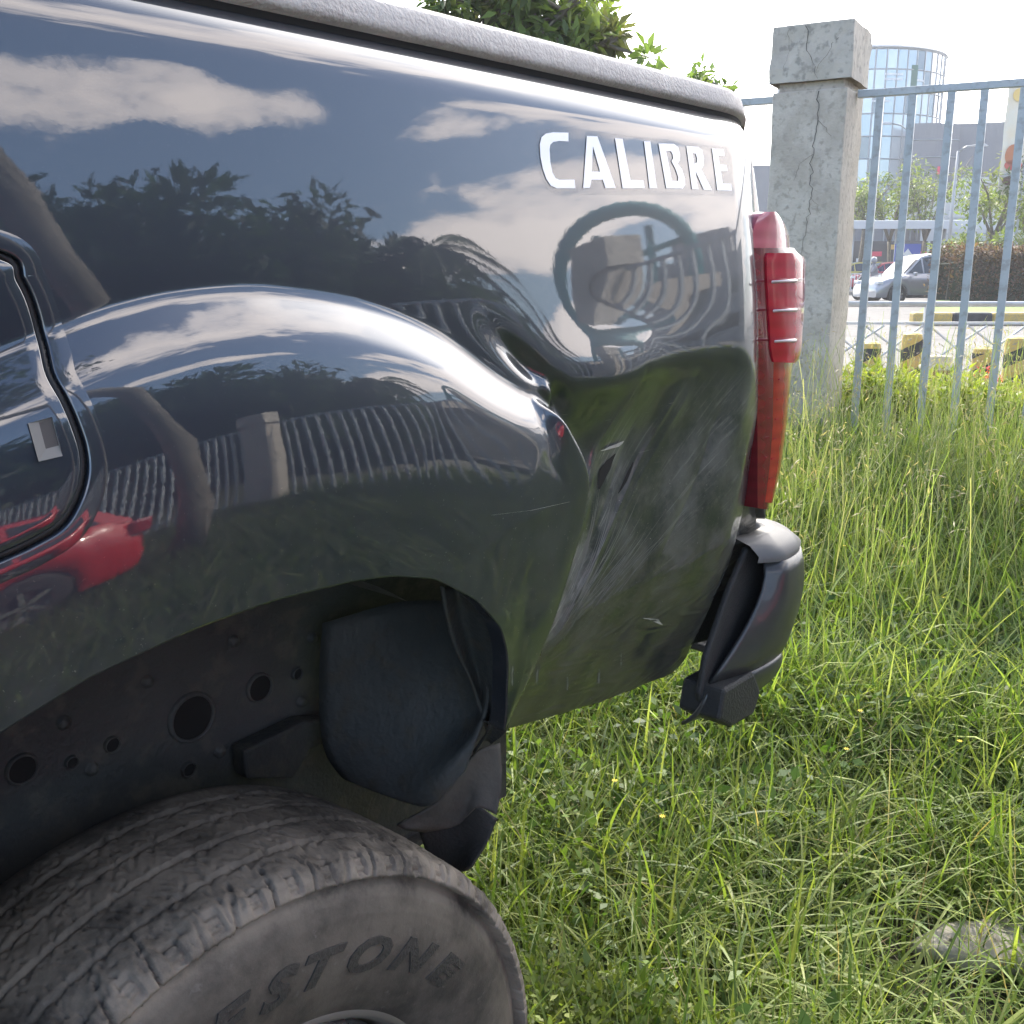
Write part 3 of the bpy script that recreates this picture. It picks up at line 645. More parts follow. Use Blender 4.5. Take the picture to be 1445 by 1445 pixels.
# --- rear bumper
m_bump = mat('bumper_silver', (.10, .10, .098), .62, .1, noise=(.135, .133, .13), nscale=8, coat=.08)
m_bump2 = mat('bumper_dark', (.032, .034, .036), .45, .1, noise=(.045, .047, .048), nscale=12, coat=.35)
def bumper_plan(s_, inset=0.):
    """plan of the outer skin: side edge -> corner -> straight back, s_ in 0..1"""
    P = curve_pts([(1.335, .012 + inset), (1.45, -.012 + inset), (1.555, -.008 + inset), (1.625 - inset * .6, .032 + inset), (1.665 - inset, .11 + inset * .3), (1.685 - inset, .25), (1.70 - inset, .9), (1.685 - inset, 1.55), (1.665 - inset, 1.69), (1.625 - inset * .6, 1.768 - inset), (1.555, 1.808 - inset), (1.45, 1.812 - inset), (1.335, 1.79 - inset)], 96)
    return P
plan = bumper_plan(0)
def skin(z0f, z1f, inset0, inset1, m, name, nz=8, start=0.):
    P = []
    A = bumper_plan(0, 0)
    for i, (x, y) in enumerate(A):
        row = []
        for k in range(nz + 1):
            t = k / nz; z = z0f + (z1f - z0f) * t; bul = .014 * math.sin(math.pi * t) ** .7
            cen = Vector((1.45, .9)); dv = (Vector((x, y)) - cen); dn = Vector((abs(dv.x) ** 3 * (1 if dv.x > 0 else -1), (dv.y * .4) ** 3)); dn.normalize()
            ins = inset0 + (inset1 - inset0) * t - bul
            yy = y + (ins if y < .9 else -ins) * (1 if x < 1.66 else .2); xx = x - ins * (1 if x > 1.56 else 0)
            # front edge slants: the top starts further back than the bottom
            if x < 1.50:
                lim = 1.315 + .150 * sstep(.50, .74, z); xx = lim + (1.50 - lim) * (x - 1.335) / (1.50 - 1.335)
            row.append((xx, yy, z))
        P.append([(a_ + .075, b_ + .012, c_ - .028) for a_, b_, c_ in row])
    return MB().grid(P)
BX = .075; BZ = -.028
bmp = tp(skin(.555, .742, .018, .0, m_bump2, '').build('rear_bumper', m_bump2, smooth=True)); bmp['label'] = 'dark rear bumper with silver top, hanging loose at its corner'
sdm = bmp.modifiers.new('thick', 'SOLIDIFY'); sdm.thickness = .006; sdm.offset = -1
lo = sub(skin(.478, .553, .055, .020, m_bump, '').build('bumper_lower', m_bump2, smooth=True), bmp); lo.modifiers.new('thick', 'SOLIDIFY').thickness = .006
# top step
A = bumper_plan(0, 0); Bq = bumper_plan(0, .075); P = []
for i in range(len(A)):
    x, y = A[i]; x2, y2 = Bq[i]
    if x < 1.50: f_ = lambda q: 1.448 + (1.50 - 1.448) * max(q - 1.335, 0) / .165; x, x2 = f_(x), f_(x2)
    P.append([(x, y + (.003 if y < .9 else -.003), .741), (x, y + (.001 if y < .9 else -.001), .752), (x * .75 + x2 * .25, y * .75 + y2 * .25, .768), (x * .4 + x2 * .6, y * .4 + y2 * .6, .776), (x2, y2, .776), (x2, y2, .76)])
    P[-1] = [(a_ + BX, b_ + .012, c_ + BZ) for a_, b_, c_ in P[-1]]
st = sub(MB().grid(P).build('bumper_step', m_bump, smooth=True), bmp)
# inner black bracket filling behind the skin
mb = MB()
br = [(1.33, .50), (1.318, .54), (1.335, .60), (1.40, .70), (1.455, .762), (1.60, .755), (1.63, .70), (1.63, .58), (1.56, .50), (1.42, .485)]
mb.prism([(x + BX, .05, z + BZ) for x, z in br], (0, .012, 0)); sub(mb.build('bumper_bracket', m_black, bevel=.004), bmp)
mb = MB().prism([(x + BX, .012, z + BZ) for x, z in ((1.318, .505), (1.36, .478), (1.44, .474), (1.46, .51), (1.43, .555), (1.33, .555))], (0, .08, 0)); sub(mb.build('bumper_corner', m_black, bevel=.006), bmp)

tp(MB().prism([(1.44, .12, .56), (1.60, .12, .54), (1.62, .12, .86), (1.50, .12, .86), (1.44, .12, .70)], (0, .03, 0)).build('gap_filler', m_black, bevel=.005))  # black filler added to block light showing between panel and bumper
# --- wheel
WC = Vector((.487, 0, .215)); RT = .413; YO = -.015; TW = .265      # wheel centre, tyre radius, outer plane, tread width
def tyre_mat():
    m = bpy.data.materials.new('tyre_rubber'); m.use_nodes = True; t = m.node_tree; p = t.nodes['Principled BSDF']; tcn = N(t, 'ShaderNodeTexCoord')
    n = N(t, 'ShaderNodeTexNoise'); n.inputs['Scale'].default_value = 9; n.inputs['Detail'].default_value = 9; n.inputs['Roughness'].default_value = .68; L(t, tcn.outputs['Object'], n.inputs['Vector'])
    n2 = N(t, 'ShaderNodeTexNoise'); n2.inputs['Scale'].default_value = 75; n2.inputs['Detail'].default_value = 6; n2.inputs['Roughness'].default_value = .7; L(t, tcn.outputs['Object'], n2.inputs['Vector'])
    a = N(t, 'ShaderNodeAttribute', attribute_name='dusty')
    c = mixc(t, maprange(t, n.outputs[0], .3, .7), (.036, .032, .028), (.092, .080, .066))
    dm = math_n(t, 'MULTIPLY', a.outputs['Fac'], maprange(t, n.outputs[0], .34, .62), True)
    c = mixc(t, dm, c, (.22, .19, .155)); c = mixc(t, math_n(t, 'MULTIPLY', maprange(t, n2.outputs[0], .58, .72), .35), c, (.16, .15, .135))
    L(t, c, p.inputs['Base Color']); p.inputs['Roughness'].default_value = .72; p.inputs['Specular IOR Level'].default_value = .35
    b = N(t, 'ShaderNodeBump'); b.inputs['Strength'].default_value = .45; b.inputs['Distance'].default_value = .002; L(t, n2.outputs[0], b.inputs['Height']); L(t, b.outputs[0], p.inputs['Normal'])
    return m
m_tyre = tyre_mat()
def build_tyre():
    # profile: list of (y across, radius, kind)
    pr = []
    for t in np.linspace(0, 1, 30):                                     # outer sidewall, bead to shoulder
        r_ = .234 + (RT - .028 - .234) * t; y = .020 - .026 * math.sin(math.pi * (t * .92 + .02)) ** .8 + .006 * max(t - .85, 0) / .15
        pr.append((y, r_, 'side', t))
    for t in np.linspace(0, 1, 14)[1:]:                                 # shoulder
        a = t * math.pi / 2; pr.append((.002 + .030 * (1 - math.cos(a)), RT - .028 + .024 * math.sin(a), 'sho', t))
    for t in np.linspace(0, 1, 70)[1:]:
        y = .032 + (TW - .064) * t; pr.append((y, RT - .004 + .004 * math.sin(math.pi * t), 'tread', t))
    for t in np.linspace(0, 1, 8)[1:]:
        a = t * math.pi / 2; pr.append((TW - .032 + .030 * math.sin(a), RT - .004 - .024 * (1 - math.cos(a)), 'in', t))
    for t in np.linspace(0, 1, 8)[1:]: pr.append((TW - .002 - .02 * t ** 2, RT - .028 - (RT - .028 - .234) * t, 'in', t))
    nth = 1400; TH = np.linspace(0, 2 * np.pi, nth, endpoint=False)
    y = np.array([q[0] for q in pr]); r0 = np.array([q[1] for q in pr]); kd = np.array([q[2] for q in pr]); tv = np.array([q[3] for q in pr])
    Yg = np.repeat(y[None], nth, 0); Rg = np.repeat(r0[None], nth, 0); T = TH[:, None]
    pitch = 2 * np.pi / 58
    ph = (T / pitch)
    tread = (kd == 'tread')[None]; sho = (kd == 'sho')[None]; yy = y[None]
    def groove(c, w_, wob=0.): return sstep(w_, w_ * .45, np.abs(yy - (c + wob)))
    zig = .004 * np.sign(np.sin(2 * np.pi * ph * 2)) * .6
    gr = np.maximum.reduce([groove(.062, .0045, zig * .4), groove(.112, .004, -zig * .4), groove(.158, .004, zig * .4), groove(.205, .0045, -zig * .4)]) * tread
    # lateral sipes: slanted, only partly across each rib
    def sip(offs, slope, w_): u = (ph * 2 + offs + yy * slope) % 1.0; return sstep(w_, w_ * .4, np.minimum(u, 1 - u))
    si = np.maximum.reduce([sip(0, 22, .09) * (yy < .058) * (yy > .036), sip(.3, -26, .07) * (yy > .07) * (yy < .105), sip(.1, 26, .07) * (yy > .12) * (yy < .15), sip(.5, -26, .07) * (yy > .166) * (yy < .198), sip(.2, 22, .09) * (yy > .213)]) * tread
    irr = .55 + .45 * np.sin(T * 37 + yy * 60) * np.sin(T * 13)
    dep = .0036 * gr + .0016 * si * irr
    # shoulder lugs and the small E-shaped notches below them
    u = ph % 1.0; u2 = (ph + 6 * yy + .10 * np.sin(T * 41)) % 1.0; lug = sstep(.055, .02, np.minimum(u2, 1 - u2)); lug = lug * (.6 + .4 * np.sin(T * 17 + 1))
    sb = lug * sho * .009 * sstep(1.0, .8, tv[None]) + lug * tread * (yy < .045) * .006
    e_ = ((u > .28) & (u < .36)) | (((u > .36) & (u < .62)) & (((tv[None] > .22) & (tv[None] < .32)) | ((tv[None] > .45) & (tv[None] < .55)) | ((tv[None] > .68) & (tv[None] < .78))))
    sb = sb + .0038 * e_ * sho * (tv[None] > .2) * (tv[None] < .82)
    # worn, scalloped outer rib
    rn = np.random.default_rng(3).normal(size=(nth, len(pr))); rn2 = (rn + np.roll(rn, 1, 0) + np.roll(rn, -1, 0) + np.roll(rn, 1, 1) + np.roll(rn, -1, 1)) / 2.2
    tick = np.maximum.reduce([np.exp(-((yy - c_) / .006) ** 2) for c_ in (.055, .070, .105, .120, .151, .166, .197, .213)]) * (np.sin(T * 58 * 2 + yy * 300 + 2 * np.sin(T * 23)) > .72) * tread
    dep = dep + .0024 * tick * (.3 + .7 * np.clip(np.sin(T * 31 + yy * 90), 0, 1)) + (.00035 * rn2 + .0016 * (rn2 > 1.7)) * (tread | sho)
    wear_ = .0045 * np.clip(np.sin(2 * np.pi * ph / 2 + .6), 0, 1) * sstep(.06, .03, yy) * (tread | (sho & (tv[None] > .7)))
    Rg = Rg - dep - wear_
    na = (tv[None] * math.pi / 2)
    Rg = Rg - sb * np.where(sho, np.sin(na), 1); Yg = Yg + sb * np.where(sho, np.cos(na), 0)
    # rings on the sidewall
    sd = (kd == 'side')[None]; ring = np.exp(-((r0[None] - .352) / .0018) ** 2) + .8 * np.exp(-((r0[None] - .252) / .003) ** 2)
    Yg = Yg - .0016 * ring * sd + .0012 * np.exp(-((r0[None] - .3585) / .002) ** 2) * sd
    V = np.stack([Rg * np.cos(T), Yg, Rg * np.sin(T)], -1).reshape(-1, 3); M = len(pr)
    I, J = np.meshgrid(np.arange(nth), np.arange(M - 1), indexing='ij'); I2 = (I + 1) % nth
    F = np.stack([(I * M + J).ravel(), (I * M + J + 1).ravel(), (I2 * M + J + 1).ravel(), (I2 * M + J).ravel()], 1)
    o = fast_mesh('tyre', V, F, m_tyre, smooth=True)
    dv = (.75 * sho + .55 * tread + .12 * sd + .9 * np.exp(-((r0[None] - .377) / .008) ** 2) * sd + 0 * T)
    at_ = o.data.attributes.new('dusty', 'FLOAT', 'POINT'); at_.data.foreach_set('value', np.clip(dv, 0, 1).astype(np.float32).ravel())
    return o
def text_mesh(ch, size=.05, shear=.35, offset=.0025):
    c = bpy.data.curves.new('t', 'FONT'); c.body = ch; c.size = size; c.shear = shear; c.offset = offset; c.extrude = 0; c.resolution_u = 3
    o = bpy.data.objects.new('t', c); COL.objects.link(o)
    dg = bpy.context.evaluated_depsgraph_get(); dg.update(); ev = o.evaluated_get(dg); me = ev.to_mesh()
    bm_ = bmesh.new(); bm_.from_mesh(me); bmesh.ops.remove_doubles(bm_, verts=bm_.verts, dist=1e-5); bmesh.ops.triangulate(bm_, faces=bm_.faces)
    bmesh.ops.subdivide_edges(bm_, edges=bm_.edges, cuts=3, use_grid_fill=True); bm_.verts.index_update(); bm_.verts.ensure_lookup_table()
    V = np.array([tuple(v.co) for v in bm_.verts]); Fs = [tuple(q.index for q in f.verts) for f in bm_.faces]; bm_.free(); wd = V[:, 0].max() - V[:, 0].min() if len(V) else size
    ev.to_mesh_clear(); bpy.data.objects.remove(o); bpy.data.curves.remove(c)
    return V, Fs, wd
def side_y(r_):
    t = (r_ - .234) / (RT - .028 - .234); return .020 - .026 * math.sin(math.pi * (t * .92 + .02)) ** .8
wheel = empty('wheel', (WC.x, YO, WC.z)); tp(wheel)
tyre = build_tyre(); tyre.parent = wheel
m_tl = mat('tyre_letter', (.036, .033, .030), .7, bump=.3, bscale=200)
def raised_text(txt, ang0, rbase, parent, size=.063, gap=.006):
    """letters standing on the sidewall, read from outside, the last one ending at angle ang0"""
    ang = ang0
    for ch in txt:
        V, Fs, wd = text_mesh(ch, size)
        x0 = V[:, 0].min(); vs = []
        for h in (-.0006, .0020):
            for p in V:
                r_ = rbase + p[1] * .78; a = ang - (p[0] - x0) * 1.08 / rbase; vs.append((r_ * math.cos(a), side_y(r_) - h, r_ * math.sin(a)))
        n = len(V); fs = [tuple(i + n for i in f) for f in Fs]
        ed = {}
        for f in Fs:
            for i in range(len(f)):
                e = (f[i], f[(i + 1) % len(f)]); ed[e] = 1
        for e in ed:
            if (e[1], e[0]) not in ed: fs.append((e[0], e[1], e[1] + n, e[0] + n))
        MB().add(vs, fs).build('raised_letter', m_tl, parent)
        ang -= (wd * 1.08 + gap) / rbase
raised_text('BRIDGESTONE', R(156), .292, tyre)
# rim
m_rim = mat('alloy_silver', (.55, .55, .56), .3, .85, noise=(.48, .48, .48), nscale=12, coat=.3)
m_rimd = mat('alloy_barrel', (.16, .15, .14), .5, .5)
rim = MB().lathe([(.241, .016), (.235, .010), (.229, .016), (.222, .045), (.214, .09), (.214, .2), (.236, .235), (.24, .24)], 96).build('rim', m_rimd, wheel, smooth=True)
rf = MB().lathe([(.217, .048), (.215, .034), (.207, .027), (.196, .030), (.190, .040), (.188, .060)], 96).build('rim_face', m_rim, rim, smooth=True)
for k in range(6):
    a = k * math.pi / 3 + .52; ca_, sa_ = math.cos(a), math.sin(a); P = []
    for r_, wd, y in ((.04, .034, .038), (.10, .026, .030), (.16, .030, .030), (.205, .045, .034)):
        P.append([(r_ * ca_ - s_ * wd * sa_, y + dy, r_ * sa_ + s_ * wd * ca_) for s_, dy in ((-1, .03), (-1, .004), (-.6, 0), (.6, 0), (1, .004), (1, .03))])
    MB().grid(P).build('spoke', m_rim, rim, smooth=True, auto=40)
MB().lathe([(0, .018), (.03, .018), (.036, .024), (.036, .06)], 32).build('hub_cap', m_rim, rim, smooth=True)
MB().lathe([(0.0, .10), (.15, .10), (.15, .115), (0, .115)], 32).build('brake_disc', m_rimd, rim)
MB().box((.0, .0262, .216), (.022, .0016, .010), Matrix.Rotation(R(0), 3, 'Y')).build('sticker', mat('yellow_sticker', (.75, .62, .08), .5), rim)
# other wheels (share the mesh)
for (wx, wy, rz) in ((.487, 1.8, math.pi), (-2.66, YO, 0), (-2.66, 1.8, math.pi)):
    c = copy_tree(wheel, truck, (wx, wy, WC.z), rz); c.matrix_parent_inverse = TINV

# --- wheelhouse: liner, chassis rail with holes, mud flap
P = []
for a in np.linspace(R(62), R(185), 44):
    rr_ = .46; P.append([(.487 + rr_ * math.cos(a) * .97, y, .32 + rr_ * math.sin(a) * 1.33) for y in np.linspace(.0, .40, 12)])
shell_grid = P
# inner wall plate with pressed holes
holes = [(30, 1085, .016), (100, 1075, .007), (157, 1050, .009), (270, 1012, .029), (365, 970, .018), (418, 950, .008), (265, 1085, .009)]
HY = .35
m_frame = mat('frame_steel', (.030, .032, .033), .65, noise=(.045, .046, .045), nscale=7, bump=.3, bscale=120, dirt=(.06, .057, .05))
wall = tp(MB().add([(-.10, HY, .28), (1.25, HY, .28), (1.25, HY, 1.0), (-.10, HY, 1.0)], [(0, 1, 2, 3)]).build('inner_wall', m_frame))
for hx, hy, hr in holes:
    c = onY(hx, hy, HY); ring = MB().lathe([(hr * 1.18, 0.), (hr * 1.12, -.005), (hr * 1.0, -.006), (hr * .97, -.0012)], 28, 'y', (c.x, HY - .0005, c.z)).build('pressed_rim', m_frame, wall, smooth=True)
    MB().lathe([(0.0001, -.0012), (hr * .98, -.0012)], 28, 'y', (c.x, HY - .0008, c.z)).build('hole', m_hole, wall)
shl = tp(MB().grid(shell_grid).build('wheelhouse_shell', m_frame, smooth=True))
for a_, b_ in ((330, 905), (425, 990), (208, 962), (130, 1085), (310, 1060), (440, 900), (90, 1020)): MB().lathe([(.0, -.006), (.006, -.006), (.0075, -.001), (.009, 0)], 10, 'y', tuple(onY(a_, b_, .348))).build('bolt', m_frame, wall, smooth=True)
tp(MB().prism([onY(*q, .345) for q in ((325, 1050), (410, 1010), (470, 1005), (462, 1030), (420, 1050), (395, 1090), (330, 1090))], (0, -.03, 0)).build('spring_bracket', m_under, bevel=.004))
# trailing parts: axle tube, leaf spring, bump stop
tp(MB().tube([(.487, .12, .205), (.487, 1.68, .205)], .045, 16).build('axle', m_under, smooth=True))
mb = MB()
for k in range(4): mb.box((.487, .36, .30 - k * .012), (1.1 - k * .22, .06, .009))
tp(mb.build('leaf_spring', m_under))
# folded liner edge + mud flap
m_flap = mat('mudflap_rubber', (.045, .043, .040), .8, noise=(.085, .078, .068), nscale=10, bump=.3, bscale=60)
def sheet(name, cols, m, th=.004):
    o = MB().grid(cols).build(name, m, smooth=True); o.modifiers.new('thick', 'SOLIDIFY').thickness = th; return tp(o)
def pxy(px, py, y): q = onY(px, py, y); return (q.x, q.y, q.z)
def smooth_rows(rows_, n=18):
    out = []
    for r_ in rows_:
        C = np.array([pxy(*q) for q in r_]); ts = np.linspace(0, len(C) - 1, n); Ci = []
        Pe = np.vstack([2 * C[0] - C[1], C, 2 * C[-1] - C[-2]])
        for t in ts:
            i = min(int(t), len(C) - 2); f_ = t - i; p0, p1, p2, p3 = Pe[i], Pe[i + 1], Pe[i + 2], Pe[i + 3]
            Ci.append(.5 * ((2 * p1) + (-p0 + p2) * f_ + (2 * p0 - 5 * p1 + 4 * p2 - p3) * f_ ** 2 + (-p0 + 3 * p1 - 3 * p2 + p3) * f_ ** 3))
        out.append(Ci)
    return out
def sheet_px(name, rows_, m, th=.004, n=20, nr=20):
    a = np.array(smooth_rows(rows_, n)); K = len(a); ts = np.linspace(0, K - 1, nr); out = []
    Pe = np.concatenate([2 * a[:1] - a[1:2], a, 2 * a[-1:] - a[-2:-1]])
    for t in ts:
        i = min(int(t), K - 2); f_ = t - i; p0, p1, p2, p3 = Pe[i], Pe[i + 1], Pe[i + 2], Pe[i + 3]
        out.append(.5 * ((2 * p1) + (-p0 + p2) * f_ + (2 * p0 - 5 * p1 + 4 * p2 - p3) * f_ ** 2 + (-p0 + 3 * p1 - 3 * p2 + p3) * f_ ** 3))
    return sheet(name, out, m, th)
# big flat rear wall of the liner (seen below the arch), a fluted fold beside the lip, and the flap below
sheet_px('liner_wall', [
    [(455, 880, .30), (560, 850, .22), (640, 850, .12), (690, 870, .04)],
    [(450, 960, .30), (560, 930, .20), (650, 930, .10), (690, 930, .03)],
    [(455, 1050, .28), (560, 1030, .18), (660, 1010, .09), (688, 985, .04)],
    [(480, 1095, .26), (560, 1115, .16), (630, 1080, .08), (672, 1045, .05)],
    [(500, 1105, .24), (570, 1132, .15), (610, 1135, .10), (655, 1090, .06)]], m_liner)
sheet_px('liner_fold', [
    [(625, 828, .02), (645, 832, .03), (668, 846, .0), (700, 872, -.02)],
    [(632, 870, .03), (655, 880, .045), (680, 890, .02), (718, 905, -.01)],
    [(645, 915, .04), (668, 930, .055), (690, 940, .03), (708, 938, .01)],
    [(668, 965, .05), (684, 985, .06), (694, 992, .03), (700, 985, .02)],
    [(690, 1030, .05), (694, 1032, .06), (698, 1034, .04), (702, 1030, .03)]], m_liner)
sheet_px('mud_flap', [
    [(560, 1165, .16), (620, 1130, .12), (670, 1065, .09), (706, 1050, .07)],
    [(575, 1172, .15), (640, 1150, .12), (675, 1105, .09), (708, 1105, .07)],
    [(600, 1175, .15), (645, 1165, .12), (672, 1140, .09), (701, 1150, .07)]], m_flap)
sheet_px('flap_lower', [
    [(590, 1170, .16), (640, 1163, .13), (668, 1138, .10), (702, 1156, .075)],
    [(600, 1200, .16), (640, 1195, .13), (670, 1180, .10), (688, 1185, .08)],
    [(610, 1235, .16), (640, 1232, .13), (655, 1228, .10), (664, 1222, .09)]], m_black)
sheet_px('lip_strip', [
    [(706, 960, .0), (722, 950, -.012), (726, 966, -.012)],
    [(694, 1000, .02), (712, 985, .0), (722, 1000, -.005)],
    [(684, 1040, .04), (702, 1020, .02), (712, 1034, .01)],
    [(670, 1064, .06), (684, 1046, .05), (694, 1050, .04)]], m_black)

# --- rest of the pickup: inner bed, tailgate, far side, cab (outside the frame)
bi = MB(); bi.box((.63, .9, .945), (1.5, 1.56, .03)); tp(bi.build('bed_floor', m_under))
tp(MB().box((.63, .115, 1.165), (1.50, .02, .43)).build('bed_inner_wall', m_under)); tp(MB().box((.63, 1.685, 1.165), (1.50, .02, .43)).build('bed_inner_wall', m_under))
tp(MB().box((-.13, .9, 1.07), (.03, 1.6, .66)).build('bed_bulkhead', m_paint2, bevel=.01))
tp(MB().box((1.52, .9, 1.10), (.05, 1.44, .58)).build('tailgate', m_paint2, bevel=.015))
far = MB()
P = []
for x in np.linspace(-.12, 1.42, 60):
    row = []
    zb = .56 if (x < .06 or x > .91) else .56 + .37 * math.sqrt(max(0, 1 - ((x - .487) / .43) ** 2)) ** .8
    for k in range(30):
        z = zb + (1.413 - zb) * k / 29; row.append((x, 1.8 + float(base_f(1.413 - z) - O0) + .03 * math.exp(-((math.hypot(x - .487, (z - .45)) - .5) / .1) ** 2), z))
    P.append(row)
tp(MB().grid(P).build('side_panel', m_paint2, smooth=True))
c2 = cap.copy(); COL.objects.link(c2); c2.parent = truck; c2.matrix_parent_inverse = TINV @ Matrix.Translation((0, 1.8, 0)) @ Matrix.Scale(-1, 4, (0, 1, 0))
def body_slab(name, poly, y0, y1, m, bev=.03): return tp(MB().prism([(x, y0, z) for x, z in poly], (0, y1 - y0, 0)).build(name, m, bevel=bev))
body_slab('cab', [(-.17, .45), (-2.10, .45), (-2.2, .62), (-2.25, 1.02), (-2.1, 1.17), (-.17, 1.21)], 0.0, 1.8, m_paint2)
cb_ = MB(); P0 = [(-.20, 1.208), (-.30, 1.66), (-1.30, 1.70), (-2.02, 1.19)]
cb_.add([(x, .06 + (z - 1.2) * .35, z) for x, z in P0] + [(x, 1.74 - (z - 1.2) * .35, z) for x, z in P0], [(0, 1, 2, 3), (7, 6, 5, 4), (0, 4, 5, 1), (1, 5, 6, 2), (2, 6, 7, 3)])
tp(cb_.build('cab_roof', m_paint2, bevel=.03))
m_glass = mat('dark_glass', (.015, .018, .02), .04, coat=1.)
for sgn in (0, 1):
    q = [(-.36, 1.235), (-.40, 1.60), (-1.02, 1.63), (-1.02, 1.235)], [(-1.08, 1.235), (-1.08, 1.63), (-1.30, 1.64), (-1.86, 1.235)]
    for pol in q:
        off = lambda z: (.06 + (z - 1.2) * .35 - .004) if not sgn else (1.74 - (z - 1.2) * .35 + .004)
        tp(MB().add([(x, off(z), z) for x, z in pol], [(0, 1, 2, 3)]).build('side_window', m_glass))
body_slab('bonnet', [(-2.12, .50), (-3.36, .50), (-3.42, .75), (-3.36, .98), (-3.0, 1.10), (-2.12, 1.17)], .03, 1.77, m_paint2, .05)
tp(MB().box((-3.42, .9, .55), (.12, 1.7, .26)).build('front_bumper', m_bump2, bevel=.03))
for y in (.2, 1.6): tp(MB().box((-3.38, y, .86), (.08, .32, .14)).build('headlight', mat('lamp_glass', (.7, .7, .7), .1, coat=1.), bevel=.03))
# ================================================================== FENCE AND PILLARS
def P3(t, z=0., off=0.): p = FP + FD * t + FN * off; return Vector((p[0], p[1], z))
FROT = math.atan2(FD[1], FD[0])
m_conc = mat('weathered_concrete', (.41, .365, .31), .88, noise=(.52, .475, .415), nscale=7, bump=.4, bscale=55, dirt=(.35, .315, .27))
m_capc = mat('cap_concrete', (.50, .46, .40), .85, noise=(.42, .385, .335), nscale=6, bump=.3, bscale=40, dirt=(.30, .28, .25))
m_crack = mat('crack_shadow', (.09, .08, .07), .95)
def pillar(t, label, hgt=2.33, s=.36, cracks=False, rz=R(-3)):
    base = P3(t, .0); p = empty('fence_pillar', base, FROT + rz, label, 'pillar', 'concrete fence pillars')
    zt = hgt
    rf_ = np.random.default_rng(int(t * 10) + 3)
    def rough_block(name, w0, z0, z1, m, n=14, amp=.004):
        mb = MB(); h = w0 / 2; K = 9; zs = np.linspace(z0, z1, n); P = []
        pts = []
        for sx, sy, dx, dy in ((-1, -1, 1, 0), (1, -1, 0, 1), (1, 1, -1, 0), (-1, 1, 0, -1)):
            for k in range(K): pts.append((sx * h + dx * w0 * k / K, sy * h + dy * w0 * k / K))
        for (x, y) in pts:
            row = []
            for z in zs:
                e = amp * (math.sin(17 * x + 9 * z + 5 * y) + .6 * math.sin(31 * z - 23 * y)) * .5 + rf_.normal() * amp * .22
                k_ = 1 + e / h; row.append((x * k_, y * k_, z))
            P.append(row)
        mb.grid(P, close_u=True, flip=False); mm = len(zs)
        mb.f.append(tuple(i * mm + mm - 1 for i in range(len(pts)))); return mb.build(name, m, p, bevel=.006)
    rough_block('shaft', s, -.2, zt - .30, m_conc, 22)
    rough_block('neck', s - .045, zt - .31, zt - .255, m_conc, 3, .003)
    rough_block('cap', s + .035, zt - .26, zt, m_capc, 5, .006)
    if cracks:
        h = s / 2
        # the near face looks to local -y or +x; find both camera facing faces
        def ribbon(P, wd, face, name='crack'):
            mb = MB(); d = []
            for i, (u, z) in enumerate(P):
                ex = (h + (.0205 if z > zt - .26 else .0055)); w_ = wd * .7 * (1 - .7 * i / len(P)) * (.7 + .6 * random.random())
                f3 = (lambda uu: (uu, -ex, z)) if face == 'a' else (lambda uu: (ex, uu, z))
                d.append([f3(u - w_), f3(u + w_)])
            mb.grid(d); mb.build(name, m_crack, p)
        def wob(P, step=.02, amp=.006):
            out = []
            for i in range(len(P) - 1):
                a, b = P[i], P[i + 1]; n = max(1, int(math.dist(a, b) / step))
                for k in range(n): out.append((a[0] + (b[0] - a[0]) * k / n + rf_.normal() * amp, a[1] + (b[1] - a[1]) * k / n + rf_.normal() * amp * .5))
            return out + [P[-1]]
        sg = CRK
        for P, wd in (([(-.03, zt - .01), (-.02, zt - .12), (.03, zt - .22), (.04, zt - .255)], .003), ([(.12, zt - .08), (.06, zt - .17), (.03, zt - .22)], .0018), ([(.04, zt - .31), (.05, zt - .45), (.03, zt - .62), (.04, zt - .80), (.02, zt - 1.0), (.0, zt - 1.15)], .0032),
                      ([(.05, zt - .45), (.10, zt - .50), (.12, zt - .52)], .002), ([(.03, zt - .6), (-.03, zt - .64), (-.05, zt - .72)], .0016), ([(-.12, zt - .02), (-.10, zt - .1), (-.13, zt - .2)], .0012), ([(.04, zt - .8), (.09, zt - .88)], .0013)):
            ribbon(wob([(u * sg, z) for u, z in P]), wd, CFACE)
        for P, wd in (([(-.10, zt - .01), (-.02, zt - .06), (.05, zt - .04), (.12, zt - .08)], .0022), ([(-.02, zt - .06), (-.03, zt - .13)], .0015)):
            ribbon(wob(P), wd, 'a' if CFACE == 'b' else 'b')
    return p
# pillar local x runs along the fence (-76 deg); the face towards the camera is local -y, the right one +x
CFACE = 'a'; CRK = 1
pillar(0, 'cracked weathered concrete fence pillar beside the red tail lamp', cracks=True)
m_fbar = mat('fence_paint', (.36, .39, .42), .5, .15, noise=(.42, .45, .47), nscale=7, coat=.15, dirt=(.31, .32, .32))
def fence(t0, t1, label, pitch=.161, ztop=2.02):
    f = empty('metal_fence', P3(t0, 0), FROT, label, 'fence', 'grey barred fence sections'); L_ = t1 - t0
    MB().box((L_ / 2, 0, ztop), (L_, .04, .035)).build('top_rail', m_fbar, f, bevel=.003)
    MB().box((L_ / 2, 0, .20), (L_, .04, .035)).build('bottom_rail', m_fbar, f, bevel=.003)
    n = int(L_ / pitch); proto = None
    for k in range(n):
        if proto is None: proto = MB().box((0, 0, (ztop + .05) / 2 - .01), (.036, .030, ztop - .06)).build('bar', m_fbar, f); o = proto
        else: o = proto.copy(); COL.objects.link(o); o.parent = f
        o.location = ((k + .62) * pitch, 0, 0); o.rotation_euler = (0, random.gauss(0, .003), random.gauss(0, .04))
    return f
